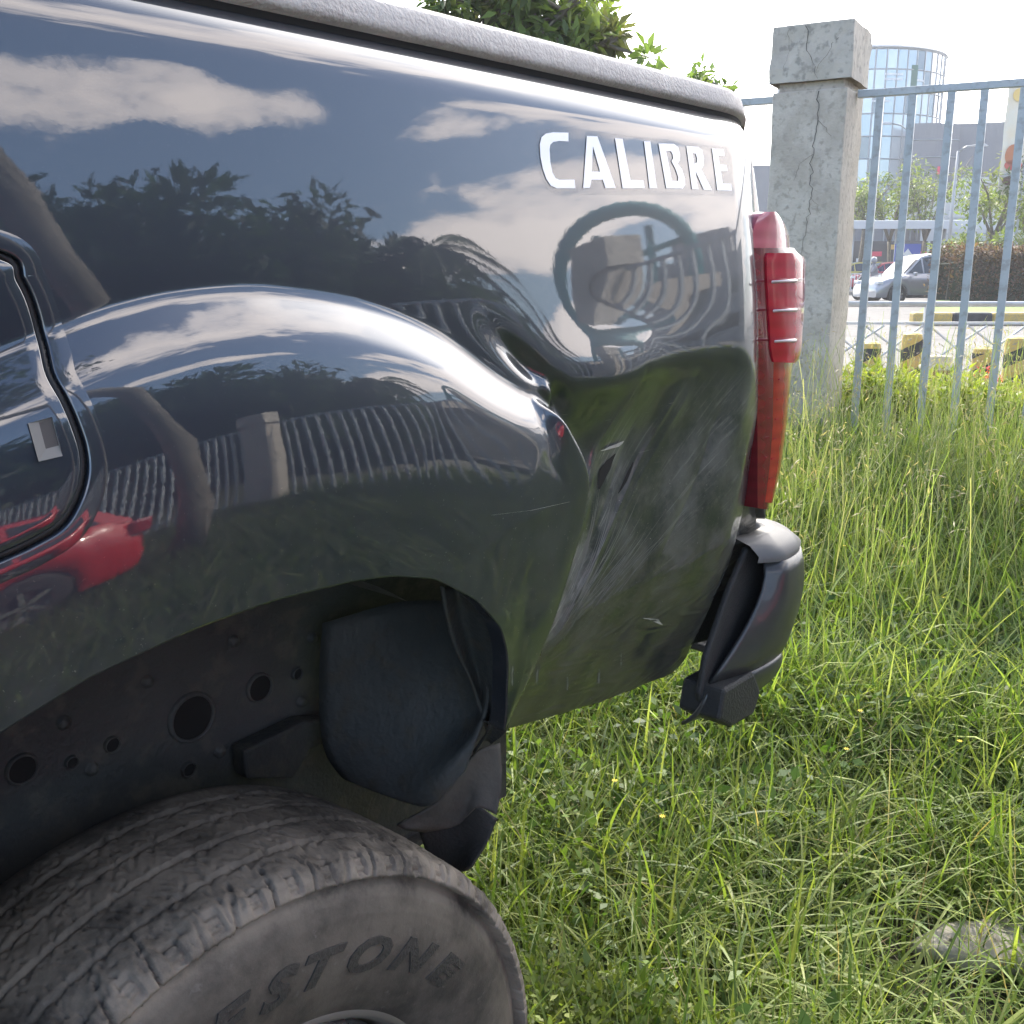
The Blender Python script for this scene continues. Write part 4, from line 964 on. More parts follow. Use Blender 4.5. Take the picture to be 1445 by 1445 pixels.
fence(.19, 5.35, 'grey vertical bar fence section right of the cracked pillar')
fence(-4.2, -.19, 'grey fence section left of the cracked pillar, half hidden by the truck')
pillar(5.55, 'plain concrete corner pillar mirrored in the truck side')
CORNER = P3(5.55, 0); AZ2 = R(-112); D2 = Vector((math.cos(AZ2), math.sin(AZ2), 0)); zg = -.12
def shift_to(o, s_): p = CORNER + D2 * s_; o.location = (p.x, p.y, zg); o.rotation_euler[2] = AZ2
o = fence(.0, 3.15, 'grey bar fence section between the two mirrored pillars'); shift_to(o, .22)
o = pillar(3.06, 'concrete fence pillar mirrored in the wheel arch flare'); shift_to(o, 3.6)
o = fence(.0, 9.0, 'grey bar fence section beyond the far mirrored pillar'); shift_to(o, 3.8)

# ================================================================== LEAVES, TREES, HEDGES, GRASS
m_leaf = leaf_mat('tree_leaf', .38); m_grass = leaf_mat('grass_blade', .36, .55, (1.0, .98, 1.05)); m_bark = mat('bark', (.13, .115, .09), .9, noise=(.20, .18, .15), nscale=7, bump=.8, bscale=30)
def leaf_cloud(name, centers, n_per, leaf, colors, parent, m=None, spread=.25, drop=.2, aspect=2.6, loc=(0, 0, 0), seed=1):
    """diamond shaped, slightly folded leaves scattered round twig ends"""
    g_ = np.random.default_rng(seed); C = np.asarray(centers, float); n = len(C) * n_per
    c = np.repeat(C[:, :3], n_per, 0); rad = np.repeat(C[:, 3] if C.shape[1] > 3 else np.full(len(C), spread), n_per)
    d = g_.normal(size=(n, 3)); d /= np.linalg.norm(d, axis=1)[:, None]; p = c + d * (rad * g_.random(n) ** .5)[:, None] * np.array([1, 1, .75])
    ax = d * .7 + g_.normal(size=(n, 3)) * .5; ax[:, 2] -= drop; ax /= np.linalg.norm(ax, axis=1)[:, None]
    up = g_.normal(size=(n, 3)) * .45 + np.array([0, 0, 1.]); sd = np.cross(ax, up); sd /= np.linalg.norm(sd, axis=1)[:, None] + 1e-9; nn_ = np.cross(sd, ax)
    L_ = leaf * (.6 + .7 * g_.random(n)); Wd = L_ / aspect
    V = np.stack([p, p + ax * (L_ * .45)[:, None] + sd * (Wd * .5)[:, None] + nn_ * (L_ * .06)[:, None], p + ax * L_[:, None] - nn_ * (L_ * .12)[:, None], p + ax * (L_ * .45)[:, None] - sd * (Wd * .5)[:, None] + nn_ * (L_ * .06)[:, None]], 1).reshape(-1, 3)
    F = np.arange(n * 4).reshape(n, 4); cols = np.array(colors); ci = g_.integers(0, len(cols), len(C)); cc = np.repeat(cols[ci], n_per, 0) * (.65 + .6 * g_.random((n, 1)))
    o = fast_mesh(name, V - np.array(loc), F, m or m_leaf, col=np.repeat(cc, 4, 0)); o.parent = parent; return o
G_MANGO = [(.12, .18, .055), (.16, .23, .07), (.21, .27, .08), (.16, .17, .08), (.09, .14, .05)]
G_STREET = [(.14, .19, .035), (.18, .23, .05), (.10, .14, .03), (.20, .23, .07)]
G_DARK = [(.030, .055, .022), (.022, .042, .018), (.045, .075, .028)]
def tree(name, loc, label, h=6., spread=3., trunk_h=2., colors=G_STREET, leaf=.16, n_limb=6, per=90, clumps=7, seed=1, group=None, tr=.12, crown_r=.55, lean=0., cat='tree'):
    g_ = random.Random(seed); t = empty(name, loc, 0, label, cat, group); mb = MB(); C = []
    base = Vector((0, 0, -.2)); fork = Vector((lean, lean * .4, trunk_h))
    mb.tube([base, base.lerp(fork, .5) + Vector((g_.uniform(-.1, .1), g_.uniform(-.1, .1), 0)), fork], [tr * 1.25, tr, tr * .8], 9)
    for k in range(n_limb):
        a = 2 * math.pi * (k + g_.random() * .7) / n_limb; e = spread * (.55 + .45 * g_.random()); zt = trunk_h + (h - trunk_h) * (.45 + .5 * g_.random())
        end = fork + Vector((math.cos(a) * e, math.sin(a) * e, zt - trunk_h)); mid = fork.lerp(end, .5) + Vector((g_.uniform(-.2, .2), g_.uniform(-.2, .2), (h - trunk_h) * .12))
        mb.tube([fork, mid, end], [tr * .6, tr * .36, tr * .12], 6)
        for q in range(clumps):
            f_ = .35 + .65 * g_.random(); c = fork.lerp(mid, f_ * 2) if f_ < .5 else mid.lerp(end, (f_ - .5) * 2)
            c = c + Vector((g_.gauss(0, 1), g_.gauss(0, 1), g_.gauss(0, .7))) * crown_r * .9
            mb.tube([mid.lerp(end, f_ * .8), c], [tr * .13, tr * .05], 4, cap=False); C.append((*c, crown_r * (.45 + .6 * g_.random())))
    mb.build('trunk', m_bark, t, smooth=True); leaf_cloud('crown', C, per, leaf, colors, t, seed=seed); return t
# mango tree behind the bed and a smaller crown top
def mango(loc, label, h, spread, trunk_h, seed, per=40, crown=.5, n_limb=9, clumps=16):
    return tree('mango_tree', loc, label, h, spread, trunk_h, G_MANGO, .15, n_limb, per, clumps, seed, 'mango trees behind the truck', .16, crown)
mango(at(765, 9.5, -.1), 'leafy mango tree rising behind the truck bed at the top', 4.05, .66, 2.4, 5, per=46, crown=.22, clumps=13)
mango(at(988, 14, -.1), 'small mango crown showing just above the truck rail', 3.72, .10, 3.1, 9, per=34, crown=.16, n_limb=5, clumps=5)

def hedge(name, a, b, width, h, label, colors, cat='hedge', leaf=.045, n=9000, z0=0., flowers=None, seed=3, bumpy=.12):
    """clipped shrub row between ground points a and b"""
    g_ = np.random.default_rng(seed); a = np.array(a)[:2]; b = np.array(b)[:2]; d = b - a; L_ = np.linalg.norm(d); d /= L_; nv = np.array((-d[1], d[0]))
    t = empty(name, (a[0], a[1], z0), 0, label, cat)
    u = g_.random(n) * L_; v = (g_.random(n) - .5) * width; top = h * (1 + bumpy * (np.sin(u * 5.1) * .5 + np.sin(u * 11.7 + v * 7) * .5)) * (1 - .25 * np.abs(2 * v / width) ** 3)
    z = top * (1 - .9 * g_.random(n) ** 2.6); sh = g_.random(n) < .55; v = np.where(sh, np.sign(v) * width * .5 * (.9 + .15 * g_.random(n)), v)
    C = np.stack([d[0] * u + nv[0] * v, d[1] * u + nv[1] * v, z, np.full(n, leaf * 1.3)], 1)
    leaf_cloud('foliage', C, 3, leaf, colors, t, seed=seed, aspect=2.1, drop=-.2)
    mb = MB()
    for k in range(int(L_ / .35)):
        p = d * (k + .5) * .35; mb.tube([(p[0], p[1], -.05), (p[0] + g_.normal() * .05, p[1] + g_.normal() * .05, h * .5), (p[0] + g_.normal() * .1, p[1] + g_.normal() * .1, h * .85)], [.018, .012, .005], 5)
    mb.build('stem', m_bark, t)
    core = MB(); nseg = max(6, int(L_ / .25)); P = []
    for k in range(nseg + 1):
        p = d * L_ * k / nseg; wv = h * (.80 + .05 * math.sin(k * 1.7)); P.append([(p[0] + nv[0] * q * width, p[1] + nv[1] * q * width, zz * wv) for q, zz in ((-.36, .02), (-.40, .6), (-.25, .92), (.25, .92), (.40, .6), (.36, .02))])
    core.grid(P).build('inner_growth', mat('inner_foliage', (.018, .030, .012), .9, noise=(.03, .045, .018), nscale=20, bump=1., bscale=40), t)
    if flowers:
        for (pp, r_) in flowers:
            fl = []; q = np.array(pp) - np.array((a[0], a[1], z0)); C2 = [(*q, r_)]
            o = leaf_cloud('flower', C2, 60, r_ * .55, [(.62, .02, .03)], t, seed=8, aspect=1.6); o['label'] = 'red flower head'
    return t
YG = [(.20, .25, .03), (.26, .30, .04), (.13, .18, .03), (.30, .33, .06)]
ha = P3(.1, 0, -.62); hb = P3(5.2, 0, -.62)
hedge('flowering_hedge', ha, hb, .55, .50, 'yellow-green flowering hedge behind the grey fence bars', YG, n=9500, z0=.05, leaf=.055, flowers=[((W(1388, 527, 6.0))[:], .045), (W(1408, 535, 5.9)[:], .025)])
PUR = [(.10, .045, .035), (.14, .07, .045), (.06, .05, .028), (.17, .10, .05), (.05, .035, .022)]
hA = at(1332, 36.5); hB = at(1700, 36.5)
hedge('copper_hedge', hA, hB, 2.2, 1.75, 'dark copper-red hedge on the traffic island behind the car', PUR, n=9000, z0=-.05, leaf=.15, seed=11, bumpy=.07)

# --- grass
def blades(name, xy, h, wd, colors, label, lean=.55, droop=.9, m=None, seg=5, seed=0, cat='grass', tip=.06):
    g_ = np.random.default_rng(seed); n = len(xy); z0 = ground_h(xy[:, 0], xy[:, 1]) - .01
    ang = g_.random(n) * 2 * np.pi; ln = lean * g_.random(n) ** .8; dr = droop * (g_.random(n) ** 1.1)
    dx, dy = np.cos(ang), np.sin(ang); t = np.linspace(0, 1, seg)[None]
    # angle from vertical grows along the blade
    phi = ln[:, None] + dr[:, None] * t * 1.3; ds = h[:, None] / (seg - 1)
    rr_ = np.concatenate([np.zeros((n, 1)), np.cumsum(np.sin(phi[:, :-1]) * ds, 1)], 1); zz = np.concatenate([np.zeros((n, 1)), np.cumsum(np.cos(phi[:, :-1]) * ds, 1)], 1)
    cx_ = xy[:, 0:1] + dx[:, None] * rr_; cy_ = xy[:, 1:2] + dy[:, None] * rr_; cz_ = z0[:, None] + zz
    tw = g_.normal(0, .5, n); sx_ = -np.sin(ang + tw); sy_ = np.cos(ang + tw)
    wt = wd[:, None] * np.where(t < .35, .6 + t / .35 * .4, np.clip((1 - t) / .65, 0, 1) ** .7 * (1 - tip) + tip) * .5
    Lf = np.stack([cx_ - sx_[:, None] * wt, cy_ - sy_[:, None] * wt, cz_], -1); Rt = np.stack([cx_ + sx_[:, None] * wt, cy_ + sy_[:, None] * wt, cz_ + wt * .35], -1)
    V = np.stack([Lf, Rt], 2).reshape(n, seg * 2, 3); b = (np.arange(n) * seg * 2)[:, None]
    F = np.stack([np.stack([b + 2 * k, b + 2 * k + 1, b + 2 * k + 3, b + 2 * k + 2], -1) for k in range(seg - 1)], 1).reshape(-1, 4)
    c = colors[g_.integers(0, len(colors), n)] * (.75 + .5 * g_.random((n, 1)))
    patch = .5 + .5 * np.sin(xy[:, 0] * 2.3 + 1.1 * np.sin(xy[:, 1] * 1.9)) * np.sin(xy[:, 1] * 2.7 + .5); c = c * (.85 + .3 * patch[:, None])
    cc = np.repeat(c[:, None], seg * 2, 1); tipc = np.repeat(np.linspace(0, 1, seg), 2)[None, :, None]; cc = cc * (1 + .15 * tipc)
    o = fast_mesh(name, V.reshape(-1, 3), F, m or m_grass, col=cc.reshape(-1, 3)); return tag(o, label, cat, kind='stuff')
def scatter(n, az0, az1, d0, d1, seed, power=.5):
    g_ = np.random.default_rng(seed); a = R(az0) + R(az1 - az0) * g_.random(n); d = (d0 ** 2 + (d1 ** 2 - d0 ** 2) * g_.random(n) ** (1.0 / (2 * power) if power != .5 else 1)) ** .5
    xy = np.stack([d * np.cos(a), CAM[1] + d * np.sin(a)], 1); q = fence_q(xy[:, 0], xy[:, 1]); return xy[q > -.5]
def gap_noise(xy, f=1.0):
    x, y = xy[:, 0] * f, xy[:, 1] * f; return np.sin(2.9 * x + 1.3 * np.sin(3.1 * y)) + np.sin(3.7 * y + 1.9 * np.sin(2.3 * x) + 1) + .5 * np.sin(8.1 * x - 6.3 * y)
GC = np.array([(.15, .21, .045), (.19, .25, .06), (.11, .17, .035), (.24, .28, .08), (.085, .135, .03), (.26, .29, .10)])
DRY = np.array([(.34, .27, .13), (.28, .21, .10), (.38, .33, .19)])
def keepout(xy): return xy[~((np.hypot(xy[:, 0] - .487, 0) < .42) & (xy[:, 1] > -.06) & (xy[:, 1] < .32))]
def gen(n, az0, az1, d0, d1, seed, h0, h1, w0, w1, thin=None):
    xy = keepout(scatter(n, az0, az1, d0, d1, seed)); g_ = np.random.default_rng(seed + 1)
    if thin is not None: k = gap_noise(xy) + g_.normal(0, .5, len(xy)); xy = xy[k > thin]
    m_ = len(xy); return xy, h0 + (h1 - h0) * g_.random(m_) ** 1.4, w0 + (w1 - w0) * g_.random(m_) ** 1.5
near_g = [gen(62000, 3, 55, 2.8, 6.6, 22, .12, .46, .006, .0115)]
XY = np.concatenate([g[0] for g in near_g]); HH = np.concatenate([g[1] for g in near_g]); WW = np.concatenate([g[2] for g in near_g])
blades('grass', XY, HH, WW, GC, 'bright green long grass between the truck and the fence', seed=31, lean=.9, droop=1.25)
gn = gen(36000, -2, 62, 1.15, 3.1, 21, .12, .38, .0035, .0105, -1.7); blades('near_grass', gn[0], gn[1], gn[2], GC * np.array([.86, .88, .74]), 'arching long grass blades below the bumper', seed=36, seg=8, lean=1.0, droop=1.7)  # grass colour dimmed to carry the shade near the truck
g3 = gen(4800, 0, 60, 1.15, 6.4, 24, .10, .42, .0015, .004); blades('dry_grass', g3[0], g3[1], g3[2], DRY, 'dry straw-coloured stalks lying among the green grass', lean=1.2, droop=1.1, seed=33)
# tall seed stalks near the fence
g4 = gen(2200, 8, 40, 3.4, 6.2, 25, .45, .80, .0016, .003); blades('grass_stalks', g4[0], g4[1], g4[2], np.array([(.25, .30, .11), (.20, .26, .08), (.33, .32, .17)]), 'tall thin seed stalks standing above the grass near the fence', lean=.25, droop=.55, seed=35, seg=6, tip=.8)
# seed heads
g_ = np.random.default_rng(5); C = []
xy = g4[0][::3]; zz = ground_h(xy[:, 0], xy[:, 1]) + g4[1][::3] * .88
C = np.stack([xy[:, 0], xy[:, 1], zz, np.full(len(xy), .045)], 1)
o = leaf_cloud('seed_heads', C, 9, .030, [(.40, .33, .20), (.33, .30, .16)], None, m_grass, seed=4, aspect=7); tag(o, 'feathery pale seed heads above the tall grass', 'grass', kind='stuff')
# lot grass behind the camera (mirrored in the paint)
g5 = gen(30000, -95, 3, 1.6, 9, 26, .15, .40, .008, .018); blades('far_grass', g5[0], g5[1], g5[2], GC * .45, 'green grass of the lot mirrored in the lower bodywork', seed=37, seg=3)  # blade colour darkened in place of shade on this grass
# broad-leaved ground cover
def weeds(name, n, az0, az1, d0, d1, seed, leaf, colors, label, per=9, r_=.07, hz=(.02, .20), thin=.0):
    xy = keepout(scatter(n, az0, az1, d0, d1, seed)); g_ = np.random.default_rng(seed); k = gap_noise(xy, .9); xy = xy[k > thin]
    C = np.stack([xy[:, 0], xy[:, 1], ground_h(xy[:, 0], xy[:, 1]) + hz[0] + (hz[1] - hz[0]) * g_.random(len(xy)), np.full(len(xy), r_)], 1)
    return tag(leaf_cloud(name, C, per, leaf, colors, None, m_grass, seed=seed, aspect=1.75, drop=-.1), label, 'weeds', kind='stuff')
WC_ = [(.08, .14, .028), (.11, .17, .035), (.06, .11, .022)]
weeds('broadleaf_weeds', 2600, 2, 55, 1.2, 4.2, 41, .032, WC_, 'patches of broad-leaved weeds in the grass below the bumper')
weeds('fine_weeds', 300, 15, 40, 1.15, 1.6, 43, .016, [(.20, .24, .05), (.15, .2, .04)], 'fine feathery weeds at the lower edge of the lot', per=60, r_=.08, hz=(.0, .2), thin=-.5)
# small yellow daisies
gy = np.random.default_rng(77); pr_ = None
for k in range(11):
    a = R(gy.uniform(12, 40)); d = gy.uniform(1.5, 4.2); x, y = d * math.cos(a), CAM[1] + d * math.sin(a); z = float(ground_h(x, y)); hh = gy.uniform(.2, .33)
    f = empty('yellow_daisy', (x, y, z), gy.uniform(0, 6), 'tiny yellow daisy on a thin stem in the grass', 'flower', 'yellow daisies in the grass')
    if pr_ is None:
        st_ = MB().tube([(0, 0, 0), (.01, .004, .6), (.0, .0, 1.)], [.0012, .001, .0009], 5).build('stem', mat('stem_green', (.10, .16, .04), .6))
        mb = MB()
        for q in range(7):
            b_ = 2 * math.pi * q / 7; mb.add([(0, 0, 0), (.006 * math.cos(b_ - .3), .006 * math.sin(b_ - .3), .003), (.011 * math.cos(b_), .011 * math.sin(b_), .002), (.006 * math.cos(b_ + .3), .006 * math.sin(b_ + .3), .003)], [(0, 1, 2, 3)])
        hd_ = mb.build('petals', mat('petal_yellow', (.75, .52, .03), .6)); pr_ = (st_, hd_); a1, a2 = st_, hd_
    else:
        a1, a2 = pr_[0].copy(), pr_[1].copy(); COL.objects.link(a1); COL.objects.link(a2)
    a1.parent = f; a2.parent = f; a2.scale = (.7,) * 3; a1.scale = (1, 1, hh); a2.location = (0, 0, hh)
# stones in the grass at the lower right
m_stone = mat('pale_stone', (.27, .245, .205), .9, noise=(.34, .31, .265), nscale=9, bump=.15, bscale=90, dirt=(.16, .14, .11))
def stone(px, py, sx, sy, sz, label, seed, z=-.20):
    d, f_ = unproject(px, py); t = (z - CAM[2]) / d.z; p = CV + d * t; mb = MB(); P = []; g_ = random.Random(seed); n = 22
    for i in range(n):
        row = []
        for j in range(11):
            a, b_ = 2 * math.pi * i / n, math.pi * j / 10; k = 1 + .10 * math.sin(3 * a + seed) * math.sin(b_) + .06 * math.sin(5 * a + 4 * b_ + seed); row.append((math.cos(a) * math.sin(b_) * sx * k, math.sin(a) * math.sin(b_) * sy * k, math.cos(b_) * sz * (k if b_ < 1.6 else .6)))
        P.append(row)
    o = mb.grid(P, close_u=True).build('stone', m_stone, smooth=True, loc=p); o.rotation_euler[2] = seed; return tag(o, label, 'stone', 'stones lying in the grass')
stone(1405, 1335, .17, .085, .040, 'pale flat stone half buried in grass at the lower right', 2.4, -.208)
stone(770, 1120, .13, .10, .04, 'earthy stone beside the mud flap behind the tyre', 1.3, -.20)
# ================================================================== STREET BEYOND THE FENCE
m_white = mat('white_paint_metal', (.62, .63, .64), .4, .1, noise=(.50, .51, .52), nscale=5)
YR = YAW - R(90)                             # street runs along the picture's horizontal
def place(px, D, z=0.): return at(px, D, z)
rl = empty('street_railing', place(1110, 8.9, -.07), YR, 'white metal street railing with diagonal braces behind the hedge', 'railing')
L_ = 6.0; ZT = .95
MB().tube([(0, 0, ZT), (L_, 0, ZT)], .026, 10).build('top_rail', m_white, rl, smooth=True)
MB().box((L_ / 2, 0, .79), (L_, .03, .022)).build('middle_rail', m_white, rl)
MB().box((L_ / 2, 0, .12), (L_, .03, .022)).build('bottom_rail', m_white, rl)
pp = None
for k in range(8):
    o = MB().box((0, 0, ZT / 2), (.045, .045, ZT)).build('post', m_white, rl) if pp is None else pp.copy()
    if pp: COL.objects.link(o); o.parent = rl
    pp = pp or o; o.location = (.34 + k * .88, 0, 0)
for k in range(7):
    x0 = .34 + k * .88
    for sgn in (1, -1):
        for q in (0, .33):
            a, b_ = (x0 + .03 + q, .77), (x0 + .85, .14 + q * .9)
            if sgn < 0: a, b_ = (2 * x0 + .88 - a[0], a[1]), (2 * x0 + .88 - b_[0], b_[1])
            MB().tube([(a[0], .008 * sgn, a[1]), (b_[0], .008 * sgn, b_[1])], .010, 6).build('brace', m_white, rl)
m_yel = mat('traffic_yellow', (.62, .43, .10), .6, noise=(.5, .36, .12), nscale=9, dirt=(.35, .30, .2)); m_blk = mat('traffic_black', (.045, .045, .045), .65, noise=(.07, .07, .07), nscale=9)
def bollard(px, D, label, h=.70, r_=.078):
    p = empty('striped_bollard', place(px, D, -.07), YR, label, 'bollard', 'yellow and black bollards along the pavement')
    z = 0; n = 40; mk = MB()
    P = []; prof = [(r_, 0), (r_, h - .05), (r_ * .9, h - .015), (r_ * .6, h), (0.001, h)]
    body = MB().lathe(prof, 28, 'z').build('body', m_yel, p, smooth=True, auto=40)
    for k in range(4):
        P = []
        for i in range(29):
            a = 2 * math.pi * i / 28; zc_ = .12 + k * .20 + .10 * abs(((a / math.pi) % 2) - 1) * 1.2
            P.append([((r_ + .002) * math.cos(a), (r_ + .002) * math.sin(a), max(min(zc_, h - .05), 0)), ((r_ + .002) * math.cos(a), (r_ + .002) * math.sin(a), min(zc_ + .10, h - .05))])
        MB().grid(P).build('stripe', m_blk, p, smooth=True)
    return p
bollard(1238, 8.0, 'striped bollard nearest the cracked pillar behind the fence'); bollard(1297, 8.15, 'second striped bollard from the cracked pillar, tape worn', .76)
bollard(1400, 8.5, 'low striped bollard above the red flowers', .62); bollard(1447, 7.7, 'striped bollard cut by the right edge of the photo', .76)
# clay jar with pale lid
cj = empty('clay_jar', place(1338, 7.6, -.07), 0, 'brown clay jar with cream lid standing behind the hedge', 'jar')
MB().lathe([(.001, 0), (.11, 0), (.16, .12), (.175, .3), (.16, .42), (.12, .50), (.13, .53)], 28, 'z').build('body', mat('clay', (.20, .075, .05), .7, noise=(.26, .11, .07), nscale=8), cj, smooth=True)
MB().lathe([(.135, .53), (.14, .55), (.10, .57), (.09, .60), (.095, .62), (.0, .63)], 28, 'z').build('lid', mat('cream_clay', (.55, .48, .38), .7), cj, smooth=True)
# kerb of the island, yellow and black stones
m_kerb = mat('kerb_grey', (.30, .29, .28), .8, noise=(.24, .235, .22), nscale=4)
kb = empty('island_kerb', place(1292, 25, -.19), YR, 'yellow and black painted kerb of the traffic island', 'kerb')
x = 0; k = 0
while x < 9:
    w_ = .95; MB().box((x + w_ / 2, 0, .15), (w_ - .012, .32, .30)).build('kerb_stone', (m_yel, m_blk, m_blk if k % 4 else m_yel)[k % 2], kb, bevel=.05); x += w_; k += 1
isl = MB(); isl.prism([place(1296, 25.3, -.19), place(1900, 25.3, -.19), place(1900, 38.5, -.19), place(1322, 38.5, -.19)], (0, 0, .20)); tag(isl.build('island_lawn', mat('lawn', (.12, .20, .04), .95, noise=(.16, .24, .06), nscale=4, bump=.5, bscale=30)), kind='structure')
fk = MB().box((0, 0, 0), (60, .3, .2)).build('far_kerb', m_kerb, loc=place(1300, 50.5, -.12)); fk.rotation_euler[2] = YR; tag(fk, kind='structure')
fp_ = MB().box((0, 0, 0), (90, 22, .25)); o = fp_.build('far_pavement', m_pave, loc=place(1300, 61.7, -.14)); o.rotation_euler[2] = YR; tag(o, kind='structure')

# --- cars
m_tyr2 = mat('car_tyre', (.03, .03, .03), .8)
def car(loc, rz, label, paint, scale=1., tall=1.0, group=None, name='parked_car'):
    """five-door car, front towards -x; z=0 ground"""
    c = empty(name, loc, rz, label, 'car', group); c.scale = (scale,) * 3
    L2, hw = 2.2, .88; wx = (-1.38, 1.36); wr_ = .34
    top = lambda x: np.interp(x, [-2.2, -2.12, -1.7, -1.05, 1.9, 2.12, 2.2], [.55, .74, .90, 1.02, 1.06, .98, .6])
    xs_ = np.linspace(-2.2, 2.2, 89); P = []
    for x in xs_:
        zb = .22
        for wxx in wx:
            d = abs(x - wxx)
            if d < wr_ + .05: zb = max(zb, math.sqrt((wr_ + .05) ** 2 - d * d) + .30)
        zt = float(top(x)); hw_ = hw * (1 - .10 * max(0, (abs(x) - 1.7) / .5) ** 2); zb = min(zb, zt - .05)
        row = [(x, -hw_ * .93, zb), (x, -hw_ * .985, zb + (zt - zb) * .15), (x, -hw_ * 1.0, zb + (zt - zb) * .45), (x, -hw_ * .985, zb + (zt - zb) * .62), (x, -hw_ * .96, zb + (zt - zb) * .85), (x, -hw_ * .86, zt)]
        P.append(row + [(a, -b_, c_) for a, b_, c_ in row[::-1]])
    mb = MB().grid(P); n = len(P[0]); mb.f.append(tuple(range(n))); mb.f.append(tuple(range(len(mb.v) - n, len(mb.v))))
    mb.build('body', paint, c, smooth=True, auto=50)
    gh = [(-1.15, 1.0), (-.45, 1.47 * tall), (-.1, 1.55 * tall), (1.2, 1.57 * tall), (1.75, 1.50 * tall), (2.08, 1.05)]
    mb = MB(); P = []
    for x, z in gh: yw = hw * .86 - (z - 1.0) * .30; P.append([(x, -hw * .86, 1.0), (x, -yw, z - .03), (x, -yw * .85, z), (x, yw * .85, z), (x, yw, z - .03), (x, hw * .86, 1.0)])
    mb.grid(P).build('roof', paint, c, smooth=True, auto=35)
    for sg in (-1, 1):
        for a in (((-.98, 1.05), (-.42, 1.42), (-.38, 1.05)), ((-.32, 1.05), (-.36, 1.44), (-.02, 1.49), (.42, 1.50), (.42, 1.05)), ((.48, 1.05), (.48, 1.50), (1.15, 1.50), (1.22, 1.05)), ((1.28, 1.07), (1.22, 1.50), (1.62, 1.45), (1.86, 1.12))):
            pts = [(x, sg * (hw * .86 - (z * tall - 1.0) * .30 + .006) if z > 1.2 else sg * (hw * .865 - (z - 1) * .30 + .006), 1.0 + (z - 1.0) * (1.5 * tall - 1) / .5 * .98) for x, z in a]
            MB().add(pts, [tuple(range(len(pts)))]).build('window', m_glass, c)
        for wxx in wx:
            wh = MB().lathe([(.20, -.01), (.28, -.02), (wr_, .0), (wr_, .18), (.2, .2)], 28, 'y').build('wheel', m_tyr2, c, smooth=True); wh.location = (wxx, sg * (hw - .02) - (.0 if sg < 0 else .0), wr_)
            if sg > 0: wh.rotation_euler[2] = math.pi
            MB().lathe([(.205, -.005), (.19, -.015), (.18, .03), (0.001, .04)], 28, 'y').build('rim', mat('alloy_dark', (.10, .10, .11), .4, .6), wh, smooth=True)
            for k in range(5):
                a = 2 * math.pi * k / 5; MB().box((.10 * math.cos(a), -.004, .10 * math.sin(a)), (.19, .02, .045), Matrix.Rotation(-a, 3, 'Y')).build('spoke', m_rim, wh)
        MB().box((-.82, sg * (hw + .07), 1.04), (.10, .16, .12)).build('mirror', paint, c, bevel=.03)
        MB().box((.1, sg * (hw * .995), .70), (.01, .01, .0)).v
        for dx in (-.38, .46): MB().box((dx + .55 - .1, sg * (hw * .98 + .004), .86), (.16, .025, .025)).build('door_handle', m_rim, c)
        MB().box((-2.06, sg * .68, .74), (.20, .30, .12)).build('headlight', mat('lamp_glass', (.7, .7, .7), .1), c, bevel=.03)
        MB().box((2.12, sg * .70, .88), (.14, .28, .20)).build('rear_light', m_red, c, bevel=.03)
        MB().box((0, sg * hw * .985, .25), (2.1, .04, .10)).build('sill', m_black, c)
    mb = MB().add([(-1.08, -.66, 1.06), (-1.08, .66, 1.06), (-.50, .56, 1.46 * tall), (-.50, -.56, 1.46 * tall)], [(0, 1, 2, 3)]); mb.build('windscreen', m_glass, c, loc=(-.02, 0, .02))
    return c
m_silv = mat('silver_paint', (.33, .33, .35), .3, .4, coat=1.)
cr = at(1300, 40, -.19); car(cr, YR + R(12), 'silver multi-purpose car driving past behind the fence', m_silv, 1.04, 1.12, name='silver_car')
c4 = at(1395, 46, -.19); car(c4, YR, 'white car roof showing behind the copper hedge', mat('white_paint', (.7, .7, .7), .3, coat=1.), 1.0, 1.06, 'cars far across the street')
car(at(1210, 56, -.06), YR, 'small yellow taxi parked left under the walkway canopy', mat('yellow_car', (.55, .45, .08), .3, coat=1.), .92, 1., 'cars far across the street', 'parked_car')
car(at(1252, 53.5, -.06), YR, 'small red car parked under the walkway beside the blue board', mat('red_car', (.42, .04, .05), .3, coat=1.), .92, 1., 'cars far across the street', 'parked_car')
# scooter rider beyond the car bonnet
m_cloth = mat('grey_cloth', (.20, .20, .22), .9); m_skin = mat('skin', (.35, .20, .14), .6)
ps = empty('person', at(1236, 43, -.19), YR, 'rider in grey jacket and grey helmet sitting on a scooter', 'person')
def skinned(name, pts, edges, rad, m, parent):
    me = bpy.data.meshes.new(name); me.from_pydata(pts, edges, []); me.materials.append(m); o = bpy.data.objects.new(name, me); COL.objects.link(o); o.parent = parent
    me.skin_vertices.new() if hasattr(me.skin_vertices, 'new') and not me.skin_vertices else None
    sk = o.modifiers.new('skin', 'SKIN')
    for i, v in enumerate(me.skin_vertices[0].data): v.radius = (rad[i], rad[i]); v.use_root = (i == 0)
    o.modifiers.new('sub', 'SUBSURF').levels = 1; return o
pts = [(0, 0, .80), (-.02, 0, 1.05), (-.06, 0, 1.30), (-.08, 0, 1.42), (-.09, 0, 1.55), (-.06, -.19, 1.32), (-.22, -.24, 1.12), (-.45, -.22, 1.08), (-.06, .19, 1.32), (-.22, .24, 1.12), (-.45, .22, 1.08), (-.02, -.12, .78), (-.42, -.14, .74), (-.40, -.14, .36), (-.52, -.14, .32), (-.02, .12, .78), (-.42, .14, .74), (-.40, .14, .36), (-.52, .14, .32)]
